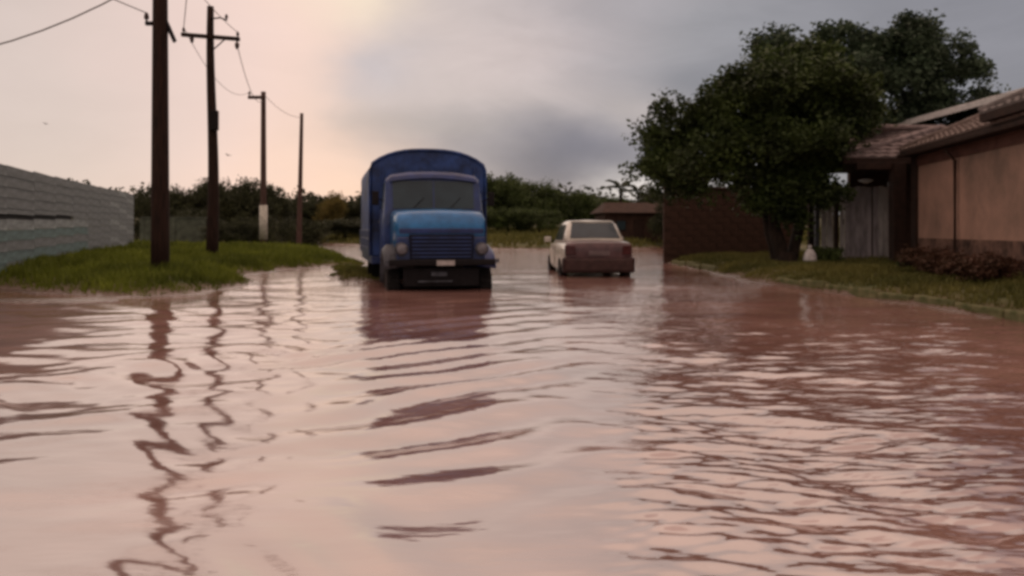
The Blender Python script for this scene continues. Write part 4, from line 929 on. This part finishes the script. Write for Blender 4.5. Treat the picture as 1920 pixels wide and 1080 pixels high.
# ------------------------------------------------------------------ cream saloon car seen from behind
ca = empty('car', (2.10, 19.75, -0.16), R(3), 'cream saloon car with a dull mauve boot driving away through the water', 'car')
def body_ring(y, hw, zb, zs, zt, tuck=.93):
    # half-round lower body
    pts = [(-hw*.86, zb), (-hw*.97, zb+.10), (-hw, zb+.26), (-hw*.985, zs-.08), (-hw*tuck, zs), (-hw*.72, zt-.01), (0, zt+.012), (hw*.72, zt-.01), (hw*tuck, zs), (hw*.985, zs-.08), (hw, zb+.26), (hw*.97, zb+.10), (hw*.86, zb)]
    return [(x, y, z) for x, z in pts]
MB().loft([body_ring(.02, .74, .34, .82, .90), body_ring(.08, .83, .26, .92, .99), body_ring(.30, .865, .22, .96, 1.03), body_ring(.95, .875, .20, .96, 1.03), body_ring(2.0, .88, .20, .95, 1.0),
           body_ring(2.9, .88, .20, .94, .99), body_ring(3.5, .87, .22, .90, .95), body_ring(4.1, .82, .25, .80, .84), body_ring(4.3, .72, .32, .70, .74)]).build('body', MT['cream'], ca, smooth=True, sub=1)
# boot lid, tail panel and bumper in mauve, proud of the body
def shell(y0, y1, hw0, hw1, z0, z1, z2, nm, mt):
    rings = []
    for (y, hw, z) in [(y0+.03, hw0*.97, z0), (y0-.01, hw0, (z0+z1)/2), (y0+.02, hw0*.97, z1-.04), (y0+.09, hw0*.95, z1), (y1, hw1, z2)]:
        rings.append([(hw*u, y+.05*abs(u)**3, z-(.035*abs(u)**4 if z > .9 else 0)) for u in (-1, -.85, -.5, 0, .5, .85, 1)])
    back = [[(x, y+.03, z-.03) for x, y, z in r_] for r_ in rings]
    m = MB(); m.loft(rings, close=False); m.loft(back, close=False); return m.build(nm, mt, ca, smooth=True, sub=1)
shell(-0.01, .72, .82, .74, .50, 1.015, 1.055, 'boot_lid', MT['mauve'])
rings = []
for y, hw, z0, z1 in [(-.075, .78, .34, .56), (-.06, .84, .29, .60), (.02, .88, .26, .63), (.18, .885, .26, .62)]:
    rings.append([(-hw, y+.03, z0), (0, y-.01, z0), (hw, y+.03, z0), (hw, y+.03, z1), (0, y-.01, z1), (-hw, y+.03, z1)])
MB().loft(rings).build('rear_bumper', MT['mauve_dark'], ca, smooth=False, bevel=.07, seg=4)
for s in (-1, 1):
    MB().hexa([(s*.56, -.035, .70), (s*.80, .0, .70), (s*.82, .12, .70), (s*.56, .10, .70), (s*.58, -.015, .92), (s*.80, .03, .93), (s*.82, .15, .93), (s*.58, .12, .92)]).build('tail_light', MT['red_lens'], ca, bevel=.015)
    # rear quarter, mauve
MB().box(-.26, .26, -.03, -.012, .68, .79).build('license_plate', mat('dusty_plate', (.16, .12, .12), .6), ca, bevel=.004)
# greenhouse
def cab_ring(y, hw0, hw1, z0, z1):
    return [(-hw0, y, z0), (-(hw0*.45+hw1*.55), y, z0+(z1-z0)*.55), (-hw1, y, z1-.05), (-hw1*.86, y, z1-.005), (0, y, z1+.02), (hw1*.86, y, z1-.005), (hw1, y, z1-.05), ((hw0*.45+hw1*.55), y, z0+(z1-z0)*.55), (hw0, y, z0)]
MB().loft([cab_ring(.62, .72, .70, .98, 1.04), cab_ring(.90, .76, .66, .98, 1.28), cab_ring(1.22, .78, .62, .98, 1.49), cab_ring(1.5, .78, .62, .98, 1.53), cab_ring(2.1, .78, .62, .98, 1.54), cab_ring(2.5, .78, .62, .98, 1.50), cab_ring(3.1, .78, .70, .95, 1.03)]).build('roof', MT['cream'], ca, smooth=True, bevel=.0)
def pane(pts, nm, mt, th):
    n = Vector(pts[1])-Vector(pts[0]); n = n.cross(Vector(pts[3])-Vector(pts[0])).normalized()*th
    return MB().hexa([*[Vector(q) for q in pts], *[Vector(q)+n for q in pts]]).build(nm, mt, ca)
pane([(-.62, .665, 1.09), (.62, .665, 1.09), (.53, 1.085, 1.46), (-.53, 1.085, 1.46)], 'rear_window', MT['glass'], .02)
pane([(-.60, 2.98, 1.10), (.60, 2.98, 1.10), (.52, 2.55, 1.46), (-.52, 2.55, 1.46)], 'windscreen', MT['glass'], -.04)
for s in (-1, 1):
    for (ya, yb, yc, yd) in ((1.10, 1.75, 1.72, 1.28), (1.85, 2.72, 2.45, 1.82)):
        pane([(s*.775, ya, 1.03), (s*.775, yb, 1.03), (s*.66, yc, 1.43), (s*.66, yd, 1.43)], 'side_window', MT['glass'], .012*(-s))
    dm = MB().box(s*.885-.01, s*.885+.05*0+.012, 1.88, 2.8, .40, .92).build('door', MT['cream'], ca, bevel=.008)
    MB().box(s*.905-.01, s*.905+.01, 1.95, 2.1, .80, .83).build('handle', MT['chrome'], dm)
    mm = MB().box(min(s*.80, s*.95), max(s*.80, s*.95), 2.60, 2.64, .98, 1.02).build('mirror', MT['dark_metal'], ca)
    MB().box(s*.99-.09, s*.99+.09, 2.58, 2.68, .97, 1.11).build('mirror_housing', MT['cream'], mm, bevel=.025)
    for y in (.85, 3.45): wheel(ca, s*.79, y, .30, .31, .18, s)
MB().hexa([(-.56, 1.20, 1.49), (.56, 1.20, 1.49), (.56, 1.26, 1.51), (-.56, 1.26, 1.51), (-.5, 1.18, 1.515), (.5, 1.18, 1.515), (.5, 1.25, 1.53), (-.5, 1.25, 1.53)]).build('brake_lamp_strip', MT['cream'], ca)
